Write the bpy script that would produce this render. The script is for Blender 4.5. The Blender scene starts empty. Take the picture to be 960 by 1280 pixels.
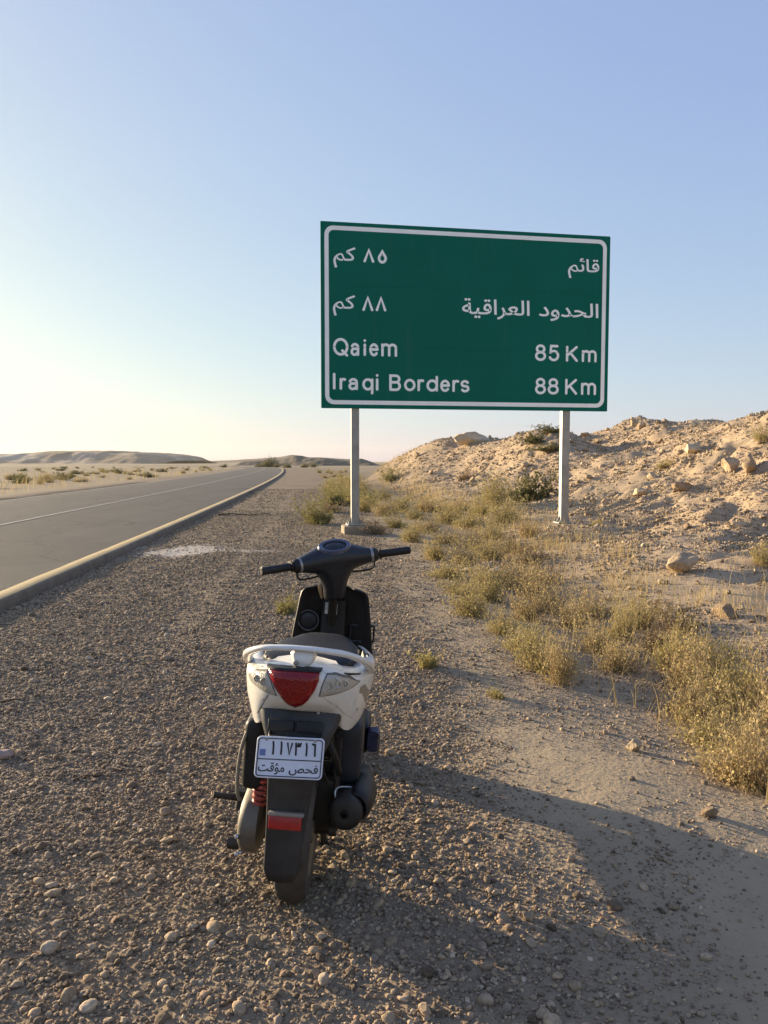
import bpy, bmesh, math, random
import numpy as np
from mathutils import Vector, Matrix, geometry, noise as mnoise

S = bpy.context.scene
COL = S.collection
R = math.radians

# ------------------------------------------------------------------ camera
CAM_H, PITCH = 1.42, R(3.75)
cam = bpy.data.cameras.new('camera')
cam.sensor_fit = 'VERTICAL'; cam.sensor_height = 24.0; cam.lens = 18.0
cam.clip_start = 0.05; cam.clip_end = 20000
camo = bpy.data.objects.new('camera', cam); COL.objects.link(camo)
camo.location = (0, 0, CAM_H); camo.rotation_euler = (R(90) - PITCH, 0, 0)
S.camera = camo

# ------------------------------------------------------------------ light
SUN_EL, SUN_AZ = R(10.0), R(-55.0)          # azimuth from +Y, clockwise
w = bpy.data.worlds.new('World'); S.world = w; w.use_nodes = True
nt = w.node_tree
sky = nt.nodes.new('ShaderNodeTexSky'); sky.sky_type = 'NISHITA'
sky.sun_disc = False; sky.sun_elevation = SUN_EL; sky.sun_rotation = SUN_AZ
sky.air_density = 1.0; sky.dust_density = 1.0; sky.ozone_density = 4.0; sky.altitude = 0
# hazy desert air scatters the daylight about: the whole dome is evened out alike by one power curve
EXPO = 1.42
sp_ = nt.nodes.new('ShaderNodeSeparateColor'); cb_ = nt.nodes.new('ShaderNodeCombineColor')
nt.links.new(sky.outputs[0], sp_.inputs[0])
for i_, (g_, k_) in enumerate(((.478, .470), (.488, .444), (.215, .630))):
    pw_ = nt.nodes.new('ShaderNodeMath'); pw_.operation = 'POWER'; pw_.inputs[1].default_value = g_
    ml_ = nt.nodes.new('ShaderNodeMath'); ml_.operation = 'MULTIPLY'; ml_.inputs[1].default_value = k_ * 10 / 2 ** EXPO
    nt.links.new(sp_.outputs[i_], pw_.inputs[0]); nt.links.new(pw_.outputs[0], ml_.inputs[0]); nt.links.new(ml_.outputs[0], cb_.inputs[i_])
bg = nt.nodes['Background']; bg.inputs['Strength'].default_value = 0.10
nt.links.new(cb_.outputs[0], bg.inputs[0])
sl = bpy.data.lights.new('sun', 'SUN'); sl.energy = 5.0; sl.angle = R(0.6); sl.color = (1.0, 0.80, 0.54)
so = bpy.data.objects.new('sun', sl); COL.objects.link(so)
sdir = Vector((math.sin(SUN_AZ) * math.cos(SUN_EL), math.cos(SUN_AZ) * math.cos(SUN_EL), math.sin(SUN_EL)))
so.rotation_euler = sdir.to_track_quat('Z', 'Y').to_euler()
S.view_settings.view_transform = 'Standard'; S.view_settings.look = 'None'
S.view_settings.exposure = EXPO; S.view_settings.gamma = 1.0

# ------------------------------------------------------------------ helpers
def ray(px, py):
    a = (px - 480) / 960; b = (640 - py) / 960
    return Vector((a, math.cos(PITCH) + b * math.sin(PITCH), -math.sin(PITCH) + b * math.cos(PITCH)))
CP = Vector((0, 0, CAM_H))
def at(px, py, z=0.0):
    d = ray(px, py); return CP + d * ((z - CAM_H) / d.z)
def atY(px, py, Y):
    d = ray(px, py); return CP + d * (Y / d.y)

def tag(o, label=None, cat=None, group=None, kind=None):
    if label: o['label'] = label
    if cat: o['category'] = cat
    if group: o['group'] = group
    if kind: o['kind'] = kind
    return o
def empty(name, loc=(0, 0, 0), rot=(0, 0, 0)):
    o = bpy.data.objects.new(name, None); COL.objects.link(o)
    o.location = loc; o.rotation_euler = rot; o.empty_display_size = .1
    return o
def link(name, me, parent=None):
    o = bpy.data.objects.new(name, me); COL.objects.link(o); o.parent = parent
    return o

class MB:
    """collects vertices and faces for one mesh"""
    def __init__(s): s.v = []; s.f = []
    def add(s, v, f):
        n = len(s.v); s.v += [tuple(q) for q in v]; s.f += [tuple(i + n for i in q) for q in f]; return s
    def loft(s, rings, cap=True, closed=True):
        n = len(rings[0]); V = [p for r in rings for p in r]; F = []
        for i in range(len(rings) - 1):
            for j in range(n if closed else n - 1):
                k = (j + 1) % n
                F.append((i * n + j, i * n + k, (i + 1) * n + k, (i + 1) * n + j))
        if cap and closed:
            F.append(tuple(range(n))[::-1]); F.append(tuple(range((len(rings) - 1) * n, len(rings) * n)))
        return s.add(V, F)
    def tube(s, path, rad, n=10, flat=1.0, cap=True):
        P = [Vector(p) for p in path]; k = len(P)
        rad = [rad] * k if not hasattr(rad, '__len__') else rad
        rings = []; up = None
        for i in range(k):
            t = (P[min(i + 1, k - 1)] - P[max(i - 1, 0)]).normalized()
            if up is None:
                up = Vector((0, 0, 1)) if abs(t.z) < .9 else Vector((0, 1, 0))
            x = t.cross(up).normalized(); up = x.cross(t).normalized()
            rings.append([P[i] + (x * math.cos(a) + up * math.sin(a) * flat) * rad[i] for a in [2 * math.pi * q / n for q in range(n)]])
        return s.loft(rings, cap)
    def lathe(s, prof, c, axis='X', n=32, closed=False):
        """prof: list of (radius, position along the axis)"""
        c = Vector(c); rings = []
        for r, h in prof:
            ring = []
            for q in range(n):
                a = 2 * math.pi * q / n; ca, sa = r * math.cos(a), r * math.sin(a)
                ring.append(c + Vector({'X': (h, ca, sa), 'Y': (ca, h, sa), 'Z': (ca, sa, h)}[axis]))
            rings.append(ring)
        if closed: rings.append(rings[0]); return s.loft(rings, False)
        return s.loft(rings, True)
    def box(s, c, d, bevel=0.0, seg=2, M=None):
        bm = bmesh.new(); bmesh.ops.create_cube(bm, size=1)
        for v in bm.verts: v.co = Vector((v.co.x * d[0], v.co.y * d[1], v.co.z * d[2]))
        if bevel: bmesh.ops.bevel(bm, geom=bm.edges[:], offset=bevel, segments=seg, affect='EDGES', profile=.5)
        M = M or Matrix()
        bm.verts.index_update()
        s.add([M @ v.co + Vector(c) for v in bm.verts], [[v.index for v in f.verts] for f in bm.faces])
        bm.free(); return s
    def build(s, name, m, parent=None, smooth=40, fix=True):
        me = bpy.data.meshes.new(name); me.from_pydata(s.v, [], s.f)
        if fix:
            bm = bmesh.new(); bm.from_mesh(me)
            bmesh.ops.recalc_face_normals(bm, faces=bm.faces[:]); bm.to_mesh(me); bm.free()
        if m: me.materials.append(m)
        if smooth:
            me.polygons.foreach_set('use_smooth', [True] * len(me.polygons))
            me.set_sharp_from_angle(angle=R(smooth))
        return link(name, me, parent)

def subsurf(o, lv=2):
    md = o.modifiers.new('s', 'SUBSURF'); md.levels = lv; md.render_levels = lv; return o
def solid(o, t, off=-1):
    md = o.modifiers.new('t', 'SOLIDIFY'); md.thickness = t; md.offset = off; return o

# ---- numpy noise
_rng = np.random.RandomState(7)
_PERM = np.concatenate([_rng.permutation(512)] * 2)
_GR = _rng.rand(512) * 2 * np.pi
def perlin(x, y):
    xi = np.floor(x).astype(np.int64); yi = np.floor(y).astype(np.int64); xf = x - xi; yf = y - yi
    def g(ix, iy, dx, dy):
        a = _GR[_PERM[(_PERM[ix & 511] + iy) & 511]]
        return np.cos(a) * dx + np.sin(a) * dy
    u = xf ** 3 * (xf * (xf * 6 - 15) + 10); v = yf ** 3 * (yf * (yf * 6 - 15) + 10)
    n0 = g(xi, yi, xf, yf) * (1 - u) + g(xi + 1, yi, xf - 1, yf) * u
    n1 = g(xi, yi + 1, xf, yf - 1) * (1 - u) + g(xi + 1, yi + 1, xf - 1, yf - 1) * u
    return (n0 * (1 - v) + n1 * v) * 1.4
def fbm(x, y, o=4, g=.5):
    s = 0; a = 1; f = 1
    for i in range(o):
        s = s + a * perlin(x * f + 17.3 * i, y * f - 9.1 * i); a *= g; f *= 2.03
    return s
def sstep(a, b, x):
    t = np.clip((x - a) / (b - a), 0, 1); return t * t * (3 - 2 * t)

# ------------------------------------------------------------------ materials
def newmat(name):
    m = bpy.data.materials.new(name); m.use_nodes = True
    return m, m.node_tree, m.node_tree.nodes['Principled BSDF']
def N(t, kind, **kw):
    n = t.nodes.new(kind)
    for k, v in kw.items():
        if k in n.inputs: n.inputs[k].default_value = v
        else: setattr(n, k, v)
    return n
def ramp(t, fac, stops):
    r = t.nodes.new('ShaderNodeValToRGB'); e = r.color_ramp.elements
    while len(e) < len(stops): e.new(.5)
    for i, (p, c) in enumerate(stops):
        e[i].position = p; e[i].color = tuple(c) + (1,) if len(c) == 3 else c
    t.links.new(fac, r.inputs[0]); return r.outputs[0]
def mixc(t, fac, a, b, mode='MIX'):
    n = t.nodes.new('ShaderNodeMix'); n.data_type = 'RGBA'; n.blend_type = mode
    for sock, val in ((n.inputs[0], fac), (n.inputs[6], a), (n.inputs[7], b)):
        if isinstance(val, (int, float)): sock.default_value = val
        elif isinstance(val, tuple): sock.default_value = val + (1,) if len(val) == 3 else val
        else: t.links.new(val, sock)
    return n.outputs[2]
def mathn(t, op, a, b=None, c=None, clamp=False):
    n = t.nodes.new('ShaderNodeMath'); n.operation = op; n.use_clamp = clamp
    for i, v in enumerate((a, b, c)):
        if v is None: continue
        if isinstance(v, (int, float)): n.inputs[i].default_value = v
        else: t.links.new(v, n.inputs[i])
    return n.outputs[0]
def noise(t, scale, detail=4, rough=.55, vec=None):
    n = N(t, 'ShaderNodeTexNoise', Scale=scale, Detail=detail, Roughness=rough)
    if vec is not None: t.links.new(vec, n.inputs['Vector'])
    return n.outputs[0]
def bump(t, bs, h, strength=.4, dist=.01, prev=None):
    b = N(t, 'ShaderNodeBump', Strength=strength, Distance=dist)
    t.links.new(h, b.inputs['Height'])
    if prev is not None: t.links.new(prev, b.inputs['Normal'])
    t.links.new(b.outputs[0], bs.inputs['Normal']); return b.outputs[0]

def plain(name, col, rough=.5, metal=0.0, var=.25, scale=12, bmp=.0, coat=0, dust=0.0, spec=.5):
    """a painted / plastic / metal surface with mottling, fine relief and optional dust that settles on upward faces"""
    m, t, b = newmat(name)
    tc = N(t, 'ShaderNodeTexCoord').outputs['Object']
    n1 = noise(t, scale, 5, .6, tc); n2 = noise(t, scale * 6, 3, .6, tc)
    f = mathn(t, 'ADD', mathn(t, 'MULTIPLY', n1, .7), mathn(t, 'MULTIPLY', n2, .3))
    lo = tuple(c * (1 - var) for c in col); hi = tuple(min(1, c * (1 + var)) for c in col)
    c = ramp(t, f, [(.3, lo), (.7, hi)])
    if dust:
        geo = N(t, 'ShaderNodeNewGeometry'); sx = N(t, 'ShaderNodeSeparateXYZ'); t.links.new(geo.outputs['Normal'], sx.inputs[0])
        up = mathn(t, 'MULTIPLY_ADD', sx.outputs[2], .5, .5)
        d = mathn(t, 'MULTIPLY', mathn(t, 'MULTIPLY', up, n1), dust * 2, clamp=True)
        c = mixc(t, d, c, (.30, .25, .19))
    t.links.new(c, b.inputs['Base Color'])
    r = mathn(t, 'MULTIPLY_ADD', n2, .3, rough - .15, clamp=True); t.links.new(r, b.inputs['Roughness'])
    b.inputs['Metallic'].default_value = metal; b.inputs['Coat Weight'].default_value = coat; b.inputs['Coat Roughness'].default_value = .12
    b.inputs['Specular IOR Level'].default_value = spec
    if bmp: bump(t, b, n2, bmp, .002)
    return m

def stone_mat(name, stops, scale=9, bmp=.5, dist=.02):
    m, t, b = newmat(name)
    oi = N(t, 'ShaderNodeObjectInfo').outputs['Random']
    tc = N(t, 'ShaderNodeTexCoord').outputs['Object']
    n1 = noise(t, scale, 6, .65, tc)
    c = ramp(t, oi, stops)
    v = ramp(t, n1, [(.25, (.55, .55, .55)), (.75, (1.3, 1.27, 1.22))])
    c = mixc(t, 1.0, c, v, 'MULTIPLY')
    t.links.new(c, b.inputs['Base Color']); b.inputs['Roughness'].default_value = .93; b.inputs['Specular IOR Level'].default_value = .25
    bump(t, b, n1, bmp, dist)
    return m

# ------------------------------------------------------------------ terrain heights
def xr(Y):      # outer edge of the kerb
    Y = np.asarray(Y, float)
    return -3.1 - .078 * Y - .00022 * np.maximum(Y, 0) ** 2 - .0022 * np.maximum(Y - 150, 0) ** 2
ROAD_W, CENTRE, ROAD_Z = 7.9, 3.5, .075
TY = [-20, 0, 3, 4.5, 6, 8, 11, 16, 25, 40, 55, 70, 100, 200, 400]
TX = [3.0, 2.3, 1.75, 1.5, 1.3, 1.25, 1.2, 1.5, 1.0, .3, -.9, -2, -4.5, -18, -120]
def toe(Y): return np.interp(Y, TY, TX)
# mounds: x, y, radius across the view, radius along, height
MOUNDS = [(8.2, 37.5, 2.6, 4.5, 1.05), (5.2, 46, 2.6, 5, 1.65), (2.4, 50, 2.0, 5, 1.9), (3.9, 48, 1.2, 3, .25), (0.3, 53, 1.2, 4, .9),
          (13.6, 41, 2.4, 5, .95), (11.3, 40, 2.0, 4, .2), (12.5, 25, 2.6, 5, .42), (10.6, 20, 1.6, 2.5, .3), (8.0, 28, 1.2, 6, .35), (17, 30, 4, 8, .7), (10.4, 36, 1.5, 5, -1.0), (8.6, 29, 1.2, 4, -.55), (16.6, 41, 1.6, 6, -.5), (6.8, 40, 1.3, 3.5, .55), (5.2, 43, 1.0, 4, .2), (12.2, 29.5, 1.8, 2.5, -.2)]
def ground_h(X, Y, fine=True):
    X = np.asarray(X, float); Y = np.asarray(Y, float)
    s = X - toe(Y)
    amp = 1 - sstep(50, 82, Y)
    z = .22 * sstep(0, 3.2, s) * amp + amp * 1.95 * sstep(2.6, 10.2, s) + amp * .35 * sstep(8, 13, s)
    z = z - .9 * amp * sstep(14, 30, s)
    for mx, my, ra, rl, h in MOUNDS:
        z = z + h * np.exp(-((X - mx) / ra) ** 2 - ((Y - my) / rl) ** 2)
    on = sstep(1.2, 4.5, s) * amp
    # dumped tongues of spoil running down the slope, lumps and clods
    ph = (Y + .25 * X + 1.6 * perlin(X * .18, Y * .12)) / 3.1
    rid = np.abs((ph % 1.0) - .5) * 2
    z = z + on * .30 * (rid - .5) * np.exp(-((Y - 22) / 22) ** 2)
    z = z + on * (.26 * fbm(X * .28, Y * .33, 4) + .07 * np.abs(fbm(X * 1.0 + 5, Y * 1.6, 3)) - .12 * np.exp(-(fbm(X * .15 + 3, Y * .55, 3) / .12) ** 2))
    if fine: z = z + on * (.050 * fbm(X * 3.1, Y * 3.1, 3) + .022 * fbm(X * 8.3, Y * 8.3, 2) * np.exp(-Y / 30))
    # shallow ditch along the foot
    z = z - .07 * np.exp(-((s - .5) / .7) ** 2) * amp
    flat = sstep(-2.5, 1.5, s)
    z = z + (.018 + .02 * flat) * fbm(X * .6, Y * .6, 3) * np.exp(-(Y / 60) ** 2)
    if fine: z = z + .006 * fbm(X * 4.2, Y * 4.2, 3) * np.exp(-(Y / 25) ** 2)
    # road bed and the plain beyond
    d = X - xr(Y)
    under = sstep(-ROAD_W - .9, -ROAD_W - .1, d) * (1 - sstep(-.25, .35, d))
    z = z * (1 - under) - .03 * under
    shoulder = sstep(-ROAD_W - 4, -ROAD_W - .7, d) * (1 - sstep(-ROAD_W - .5, -ROAD_W, d))
    z = z + .10 * shoulder
    far = sstep(12, 40, -d - ROAD_W)
    z = z + far * .5 * fbm(X * .03, Y * .03, 3)
    return z
def gh(x, y): return float(ground_h(np.array([x]), np.array([y]))[0])

def geo(a, b, n): return np.sign(a) * np.geomspace(abs(a), abs(b), n)
xs = np.unique(np.concatenate([geo(-6000, -16, 60), np.linspace(-16, -4, 40), np.linspace(-4, 15, 230), np.linspace(15, 34, 60), geo(34, 6000, 24)]))
ys = np.unique(np.concatenate([np.linspace(-60, -1, 16), np.linspace(-1, 20, 270), np.linspace(20, 62, 230), np.linspace(62, 160, 70), geo(160, 9000, 60)]))
GX, GY = np.meshgrid(xs, ys)
GZ = ground_h(GX, GY)
def grid_mesh(name, GX, GY, GZ):
    ny, nx = GX.shape
    co = np.stack([GX, GY, GZ], -1).reshape(-1, 3)
    i = (np.arange(ny - 1)[:, None] * nx + np.arange(nx - 1)[None, :]).ravel()
    q = np.stack([i, i + 1, i + nx + 1, i + nx], -1)
    me = bpy.data.meshes.new(name)
    me.vertices.add(len(co)); me.vertices.foreach_set('co', co.astype(np.float32).ravel())
    me.loops.add(q.size); me.loops.foreach_set('vertex_index', q.astype(np.int32).ravel())
    me.polygons.add(len(q)); me.polygons.foreach_set('loop_start', (np.arange(len(q)) * 4).astype(np.int32))
    me.polygons.foreach_set('use_smooth', np.ones(len(q), bool))
    me.update(calc_edges=True); return me
gme = grid_mesh('ground', GX, GY, GZ)

# surface zones kept with the ground: R rubble, G bare pale dirt, B white spill ; second: R plain beyond road, G dark packed gravel
def bare_amount(X, Y):
    """smooth dusty track on the right of the shoulder, where few pebbles lie"""
    n = fbm(X * .7 + 3, Y * .5, 4)
    tr = np.interp(Y, [0, 2, 3, 4, 6, 9, 14, 20], [1.15, 1.05, .85, .65, .35, .25, -.1, -.6])
    b = sstep(-.45, .45, X - tr + .55 * n)
    c = 1 - sstep(.25, .85, np.abs(X - np.interp(Y, [0, 2, 3, 5], [1.0, 1.0, .75, .5])) + .25 * n)
    return np.clip(b * .75 + c * .4 * (1 - sstep(3.0, 4.5, Y)), 0, 1)
sG = GX - toe(GY)
rub = sstep(.2, 2.2, sG + .6 * fbm(GX * .8, GY * .8, 3)) * (1 - sstep(60, 95, GY))
bare = bare_amount(GX, GY) * (1 - sstep(24, 45, GY))
def spill_amount(GX, GY):
    u = (GX + 3.2) / 1.05; v = (GY - 12.3 - .25 * (GX + 3)) / .8
    sp = np.clip(1.2 - np.sqrt(u * u + v * v) + .7 * fbm(GX * 1.2, GY * .9, 4), 0, 1) * np.exp(-np.maximum(GX + 3.75, 0) ** 2 * .5)
    return np.clip(sp + .6 * np.clip(1 - np.sqrt(((GX + 2.2) / .7) ** 2 + ((GY - 12.2) / .35) ** 2) + .5 * fbm(GX * 2, GY * 2, 3), 0, 1), 0, 1)
spill = spill_amount(GX, GY)
dG = GX - xr(GY)
plainm = sstep(.6, 2.0, -dG - ROAD_W); plainm = np.maximum(plainm, sstep(60, 130, GY) * sstep(6, 12, dG))
packed = sstep(-.1, .5, fbm(GX * .5 + 11, GY * .35, 3)) * (1 - bare)
for nm, a in (('zone_a', (rub, bare, spill)), ('zone_b', (plainm, packed, packed * 0))):
    at_ = gme.attributes.new(nm, 'FLOAT_COLOR', 'POINT')
    arr = np.ones((GX.size, 4), np.float32)
    for k in range(3): arr[:, k] = a[k].ravel()
    at_.data.foreach_set('color', arr.ravel())

def ground_mat():
    m, t, b = newmat('desert ground')
    za = N(t, 'ShaderNodeAttribute', attribute_name='zone_a'); zb = N(t, 'ShaderNodeAttribute', attribute_name='zone_b')
    sa = N(t, 'ShaderNodeSeparateColor'); t.links.new(za.outputs['Color'], sa.inputs[0])
    sb = N(t, 'ShaderNodeSeparateColor'); t.links.new(zb.outputs['Color'], sb.inputs[0])
    P = N(t, 'ShaderNodeNewGeometry').outputs['Position']
    n_big = noise(t, .9, 5, .6, P); n_mid = noise(t, 7, 5, .65, P); n_fine = noise(t, 60, 4, .7, P)
    vo = N(t, 'ShaderNodeTexVoronoi', Scale=42.0); t.links.new(P, vo.inputs['Vector'])
    vo2 = N(t, 'ShaderNodeTexVoronoi', Scale=13.0); t.links.new(P, vo2.inputs['Vector'])
    grav = mixc(t, n_fine, (.10, .076, .050), (.29, .222, .148))
    grav = mixc(t, mathn(t, 'MULTIPLY', vo.outputs['Color'], .45), grav, (.34, .262, .175))
    grav = mixc(t, mathn(t, 'MULTIPLY', sb.outputs[1], .35), grav, (.12, .096, .076))
    dirt = mixc(t, n_mid, (.32, .246, .155), (.45, .355, .232))
    dirt = mixc(t, mathn(t, 'MULTIPLY', n_fine, .5), dirt, (.23, .185, .128))
    c = mixc(t, sa.outputs[1], grav, dirt)
    rubc = mixc(t, n_big, (.37, .275, .175), (.48, .37, .245))
    rubc = mixc(t, mathn(t, 'MULTIPLY', n_mid, .6), rubc, (.28, .206, .132))
    c = mixc(t, sa.outputs[0], c, rubc)
    pl = mixc(t, noise(t, .12, 5, .6, P), (.21, .165, .105), (.34, .27, .18))
    c = mixc(t, sb.outputs[0], c, pl)
    c = mixc(t, mathn(t, 'MULTIPLY', sa.outputs[2], mathn(t, 'MULTIPLY_ADD', n_mid, 1.0, .15), clamp=True), c, (.62, .58, .52))
    t.links.new(c, b.inputs['Base Color']); b.inputs['Roughness'].default_value = .96; b.inputs['Specular IOR Level'].default_value = .15
    p = bump(t, b, n_mid, .35, .03)
    hv = mathn(t, 'MULTIPLY', vo.outputs['Distance'], mathn(t, 'MULTIPLY_ADD', sa.outputs[1], -.85, 1.0))
    p = bump(t, b, hv, .6, .014, p)
    bump(t, b, n_fine, .5, .008, p)
    return m
gme.materials.append(ground_mat())
ground = link('ground', gme); ground['kind'] = 'structure'

# ------------------------------------------------------------------ far hills (structure)
def hill(name, x0, x1, yc, half, prof, mat, seed, nx=260, ny=60, cliff=.0):
    gx = np.linspace(x0, x1, nx); gy = np.linspace(-1.5 * half, 1.5 * half, ny)
    A, B = np.meshgrid(gx, gy)
    px = [p[0] for p in prof]; ph = [p[1] for p in prof]
    H = np.interp(A, px, ph)
    tB = np.abs(B + .18 * half * fbm(A / half * 1.7 + seed, B / half * .2, 3)) / half
    e = 1 - sstep(.30, .95, tB)
    e = np.clip(e, 0, 1) ** .8
    Z = H * e + H * .20 * e * (1 - e) * 4 * fbm(A / half * 5 + seed, B / half * 5, 5) + H * .03 * fbm(A / half * 9, B / half * 9 + seed, 4) * e - .6
    me = grid_mesh(name, A, yc + B, Z); me.materials.append(mat)
    o = link(name, me); o['kind'] = 'structure'; return o
def hill_mat(name, lo, hi, pale, palefac):
    m, t, b = newmat(name)
    P = N(t, 'ShaderNodeNewGeometry').outputs['Position']
    mp = N(t, 'ShaderNodeMapping'); mp.inputs['Scale'].default_value = (.02, .02, .25); t.links.new(P, mp.inputs[0])
    n1 = noise(t, 1.0, 6, .65, mp.outputs[0]); n2 = noise(t, .015, 4, .6, P); n3 = noise(t, .2, 5, .7, P)
    c = mixc(t, n1, lo, hi)
    c = mixc(t, mathn(t, 'MULTIPLY', ramp(t, n2, [(.48, (0, 0, 0)), (.62, (1, 1, 1))]), palefac), c, pale)
    c = mixc(t, ramp(t, n3, [(.5, (0, 0, 0)), (.75, (.7, .7, .7))]), c, (.17, .15, .10))
    t.links.new(c, b.inputs['Base Color']); b.inputs['Roughness'].default_value = .95; b.inputs['Specular IOR Level'].default_value = .1
    bump(t, b, n3, .25, .5); return m
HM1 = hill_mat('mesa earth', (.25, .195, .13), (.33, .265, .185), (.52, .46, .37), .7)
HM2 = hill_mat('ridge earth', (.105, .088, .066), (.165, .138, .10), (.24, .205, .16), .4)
YM = 620.0
def prof(pts, Y): return [((x - 480) / 960 * Y, max(0.05, (577 - y) / 960 * Y + CAM_H)) for x, y in pts]
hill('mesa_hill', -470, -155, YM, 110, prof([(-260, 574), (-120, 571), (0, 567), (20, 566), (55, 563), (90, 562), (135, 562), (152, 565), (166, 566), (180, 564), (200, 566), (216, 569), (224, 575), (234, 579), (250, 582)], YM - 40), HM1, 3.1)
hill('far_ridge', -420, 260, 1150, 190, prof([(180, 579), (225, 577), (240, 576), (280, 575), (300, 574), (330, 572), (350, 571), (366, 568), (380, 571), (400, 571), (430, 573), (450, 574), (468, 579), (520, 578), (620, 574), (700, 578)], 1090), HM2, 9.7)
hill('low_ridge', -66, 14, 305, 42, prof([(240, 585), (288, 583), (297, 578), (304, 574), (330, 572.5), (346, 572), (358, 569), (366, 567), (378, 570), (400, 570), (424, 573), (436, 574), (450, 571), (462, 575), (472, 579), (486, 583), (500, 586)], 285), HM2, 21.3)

# ------------------------------------------------------------------ road
def ribbon(name, offs, Y0, Y1, n, mat, close=False):
    """sweep a profile [(offset from the kerb edge, z)] along the road"""
    yy = np.concatenate([np.linspace(Y0, 60, n), np.geomspace(61, Y1, n)])
    A = np.stack([xr(yy) + o for o, z in offs], -1); B = np.repeat(yy[:, None], len(offs), 1)
    C = np.repeat(np.array([z for o, z in offs])[None, :], len(yy), 0)
    # small wander so that no edge is ruler straight
    me = grid_mesh(name, A + (.012 * fbm(B * 1.3 + 7, A * .4, 3)), B, C)
    me.materials.append(mat); return link(name, me)
def asphalt():
    m, t, b = newmat('asphalt')
    P = N(t, 'ShaderNodeNewGeometry').outputs['Position']
    n1 = noise(t, .35, 5, .6, P); n2 = noise(t, 130, 3, .7, P); n3 = noise(t, 3, 5, .7, P)
    mp = N(t, 'ShaderNodeMapping'); mp.inputs['Rotation'].default_value = (0, 0, R(-5)); mp.inputs['Scale'].default_value = (1.4, .03, 1); t.links.new(P, mp.inputs[0])
    n4 = noise(t, 1.0, 4, .6, mp.outputs[0])
    c = mixc(t, n2, (.028, .027, .026), (.118, .112, .102))
    c = mixc(t, mathn(t, 'MULTIPLY', n1, .5), c, (.10, .095, .085))
    c = mixc(t, ramp(t, n4, [(.4, (0, 0, 0)), (.7, (.45, .45, .45))]), c, (.05, .048, .046))
    c = mixc(t, ramp(t, n3, [(.58, (0, 0, 0)), (.8, (.3, .3, .3))]), c, (.16, .14, .115))
    vc = N(t, 'ShaderNodeTexVoronoi', Scale=.45); vc.feature = 'DISTANCE_TO_EDGE'
    wp = N(t, 'ShaderNodeVectorMath'); wp.operation = 'MULTIPLY_ADD'; nn_ = N(t, 'ShaderNodeTexNoise', Scale=1.4, Detail=5.0); t.links.new(P, nn_.inputs['Vector'])
    t.links.new(nn_.outputs['Color'], wp.inputs[0]); wp.inputs[1].default_value = (.9, .9, 0); t.links.new(P, wp.inputs[2]); t.links.new(wp.outputs[0], vc.inputs['Vector'])
    c = mixc(t, ramp(t, vc.outputs['Distance'], [(.004, (.8, .8, .8)), (.012, (0, 0, 0))]), c, (.022, .021, .02))
    np_ = noise(t, .22, 2, .4, P); c = mixc(t, ramp(t, np_, [(.56, (0, 0, 0)), (.575, (.5, .5, .5))]), c, (.055, .053, .052))
    t.links.new(c, b.inputs['Base Color']); b.inputs['Roughness'].default_value = .85; b.inputs['Specular IOR Level'].default_value = .3
    bump(t, b, n2, 1.0, .012); return m
def paint(name, col, wear, base=(.085, .08, .073), edge=.5):
    m, t, b = newmat(name)
    P = N(t, 'ShaderNodeNewGeometry').outputs['Position']
    n1 = noise(t, 2.2, 6, .7, P); n2 = noise(t, 40, 4, .7, P)
    f = ramp(t, mathn(t, 'ADD', mathn(t, 'MULTIPLY', n1, .6), mathn(t, 'MULTIPLY', n2, .4)), [(edge - wear, (1, 1, 1)), (edge + wear, (.15, .15, .15))])
    c = mixc(t, f, base, col)
    c = mixc(t, mathn(t, 'MULTIPLY', n2, .3), c, tuple(q * .6 for q in col))
    t.links.new(c, b.inputs['Base Color']); b.inputs['Roughness'].default_value = .85
    bump(t, b, n2, .5, .004); return m
KW = .24
road = ribbon('road', [(-ROAD_W - .02, -.05), (-ROAD_W, ROAD_Z - .02)] + [(-ROAD_W + .06 + (ROAD_W - KW) * k / 6, ROAD_Z + .045 * math.sin(math.pi * k / 6)) for k in range(7)], -12, 900, 160, asphalt())
road['kind'] = 'structure'
zc = ROAD_Z + .045 * math.sin(math.pi * (ROAD_W - CENTRE) / (ROAD_W - KW)) + .006
cl = ribbon('centre_line', [(-CENTRE - .055, zc), (-CENTRE + .055, zc)], -12, 600, 150, paint('worn white line', (.42, .41, .38), .22, edge=.47)); cl['kind'] = 'structure'
el = ribbon('edge_line', [(-ROAD_W + .12, ROAD_Z + .009), (-ROAD_W + .30, ROAD_Z + .012)], -12, 600, 150, paint('dusty edge line', (.36, .32, .27), .25, edge=.55)); el['kind'] = 'structure'
kerb = ribbon('kerb', [(-KW - .03, ROAD_Z - .03), (-KW, ROAD_Z + .008), (-KW + .02, ROAD_Z + .015), (-.03, ROAD_Z + .015), (-.008, ROAD_Z + .004), (0, ROAD_Z - .015), (.012, -.06)], -12, 600, 170,
              paint('kerb yellow', (.56, .40, .16), .26, (.22, .175, .12), edge=.53)); kerb['kind'] = 'structure'
# the outer face of the kerb is bare dusty concrete
kerb.data.materials.append(plain('kerb concrete', (.17, .135, .10), .92, var=.35, scale=5, bmp=.5))
for p in kerb.data.polygons:
    if p.index % 6 >= 3: p.material_index = 1
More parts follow.
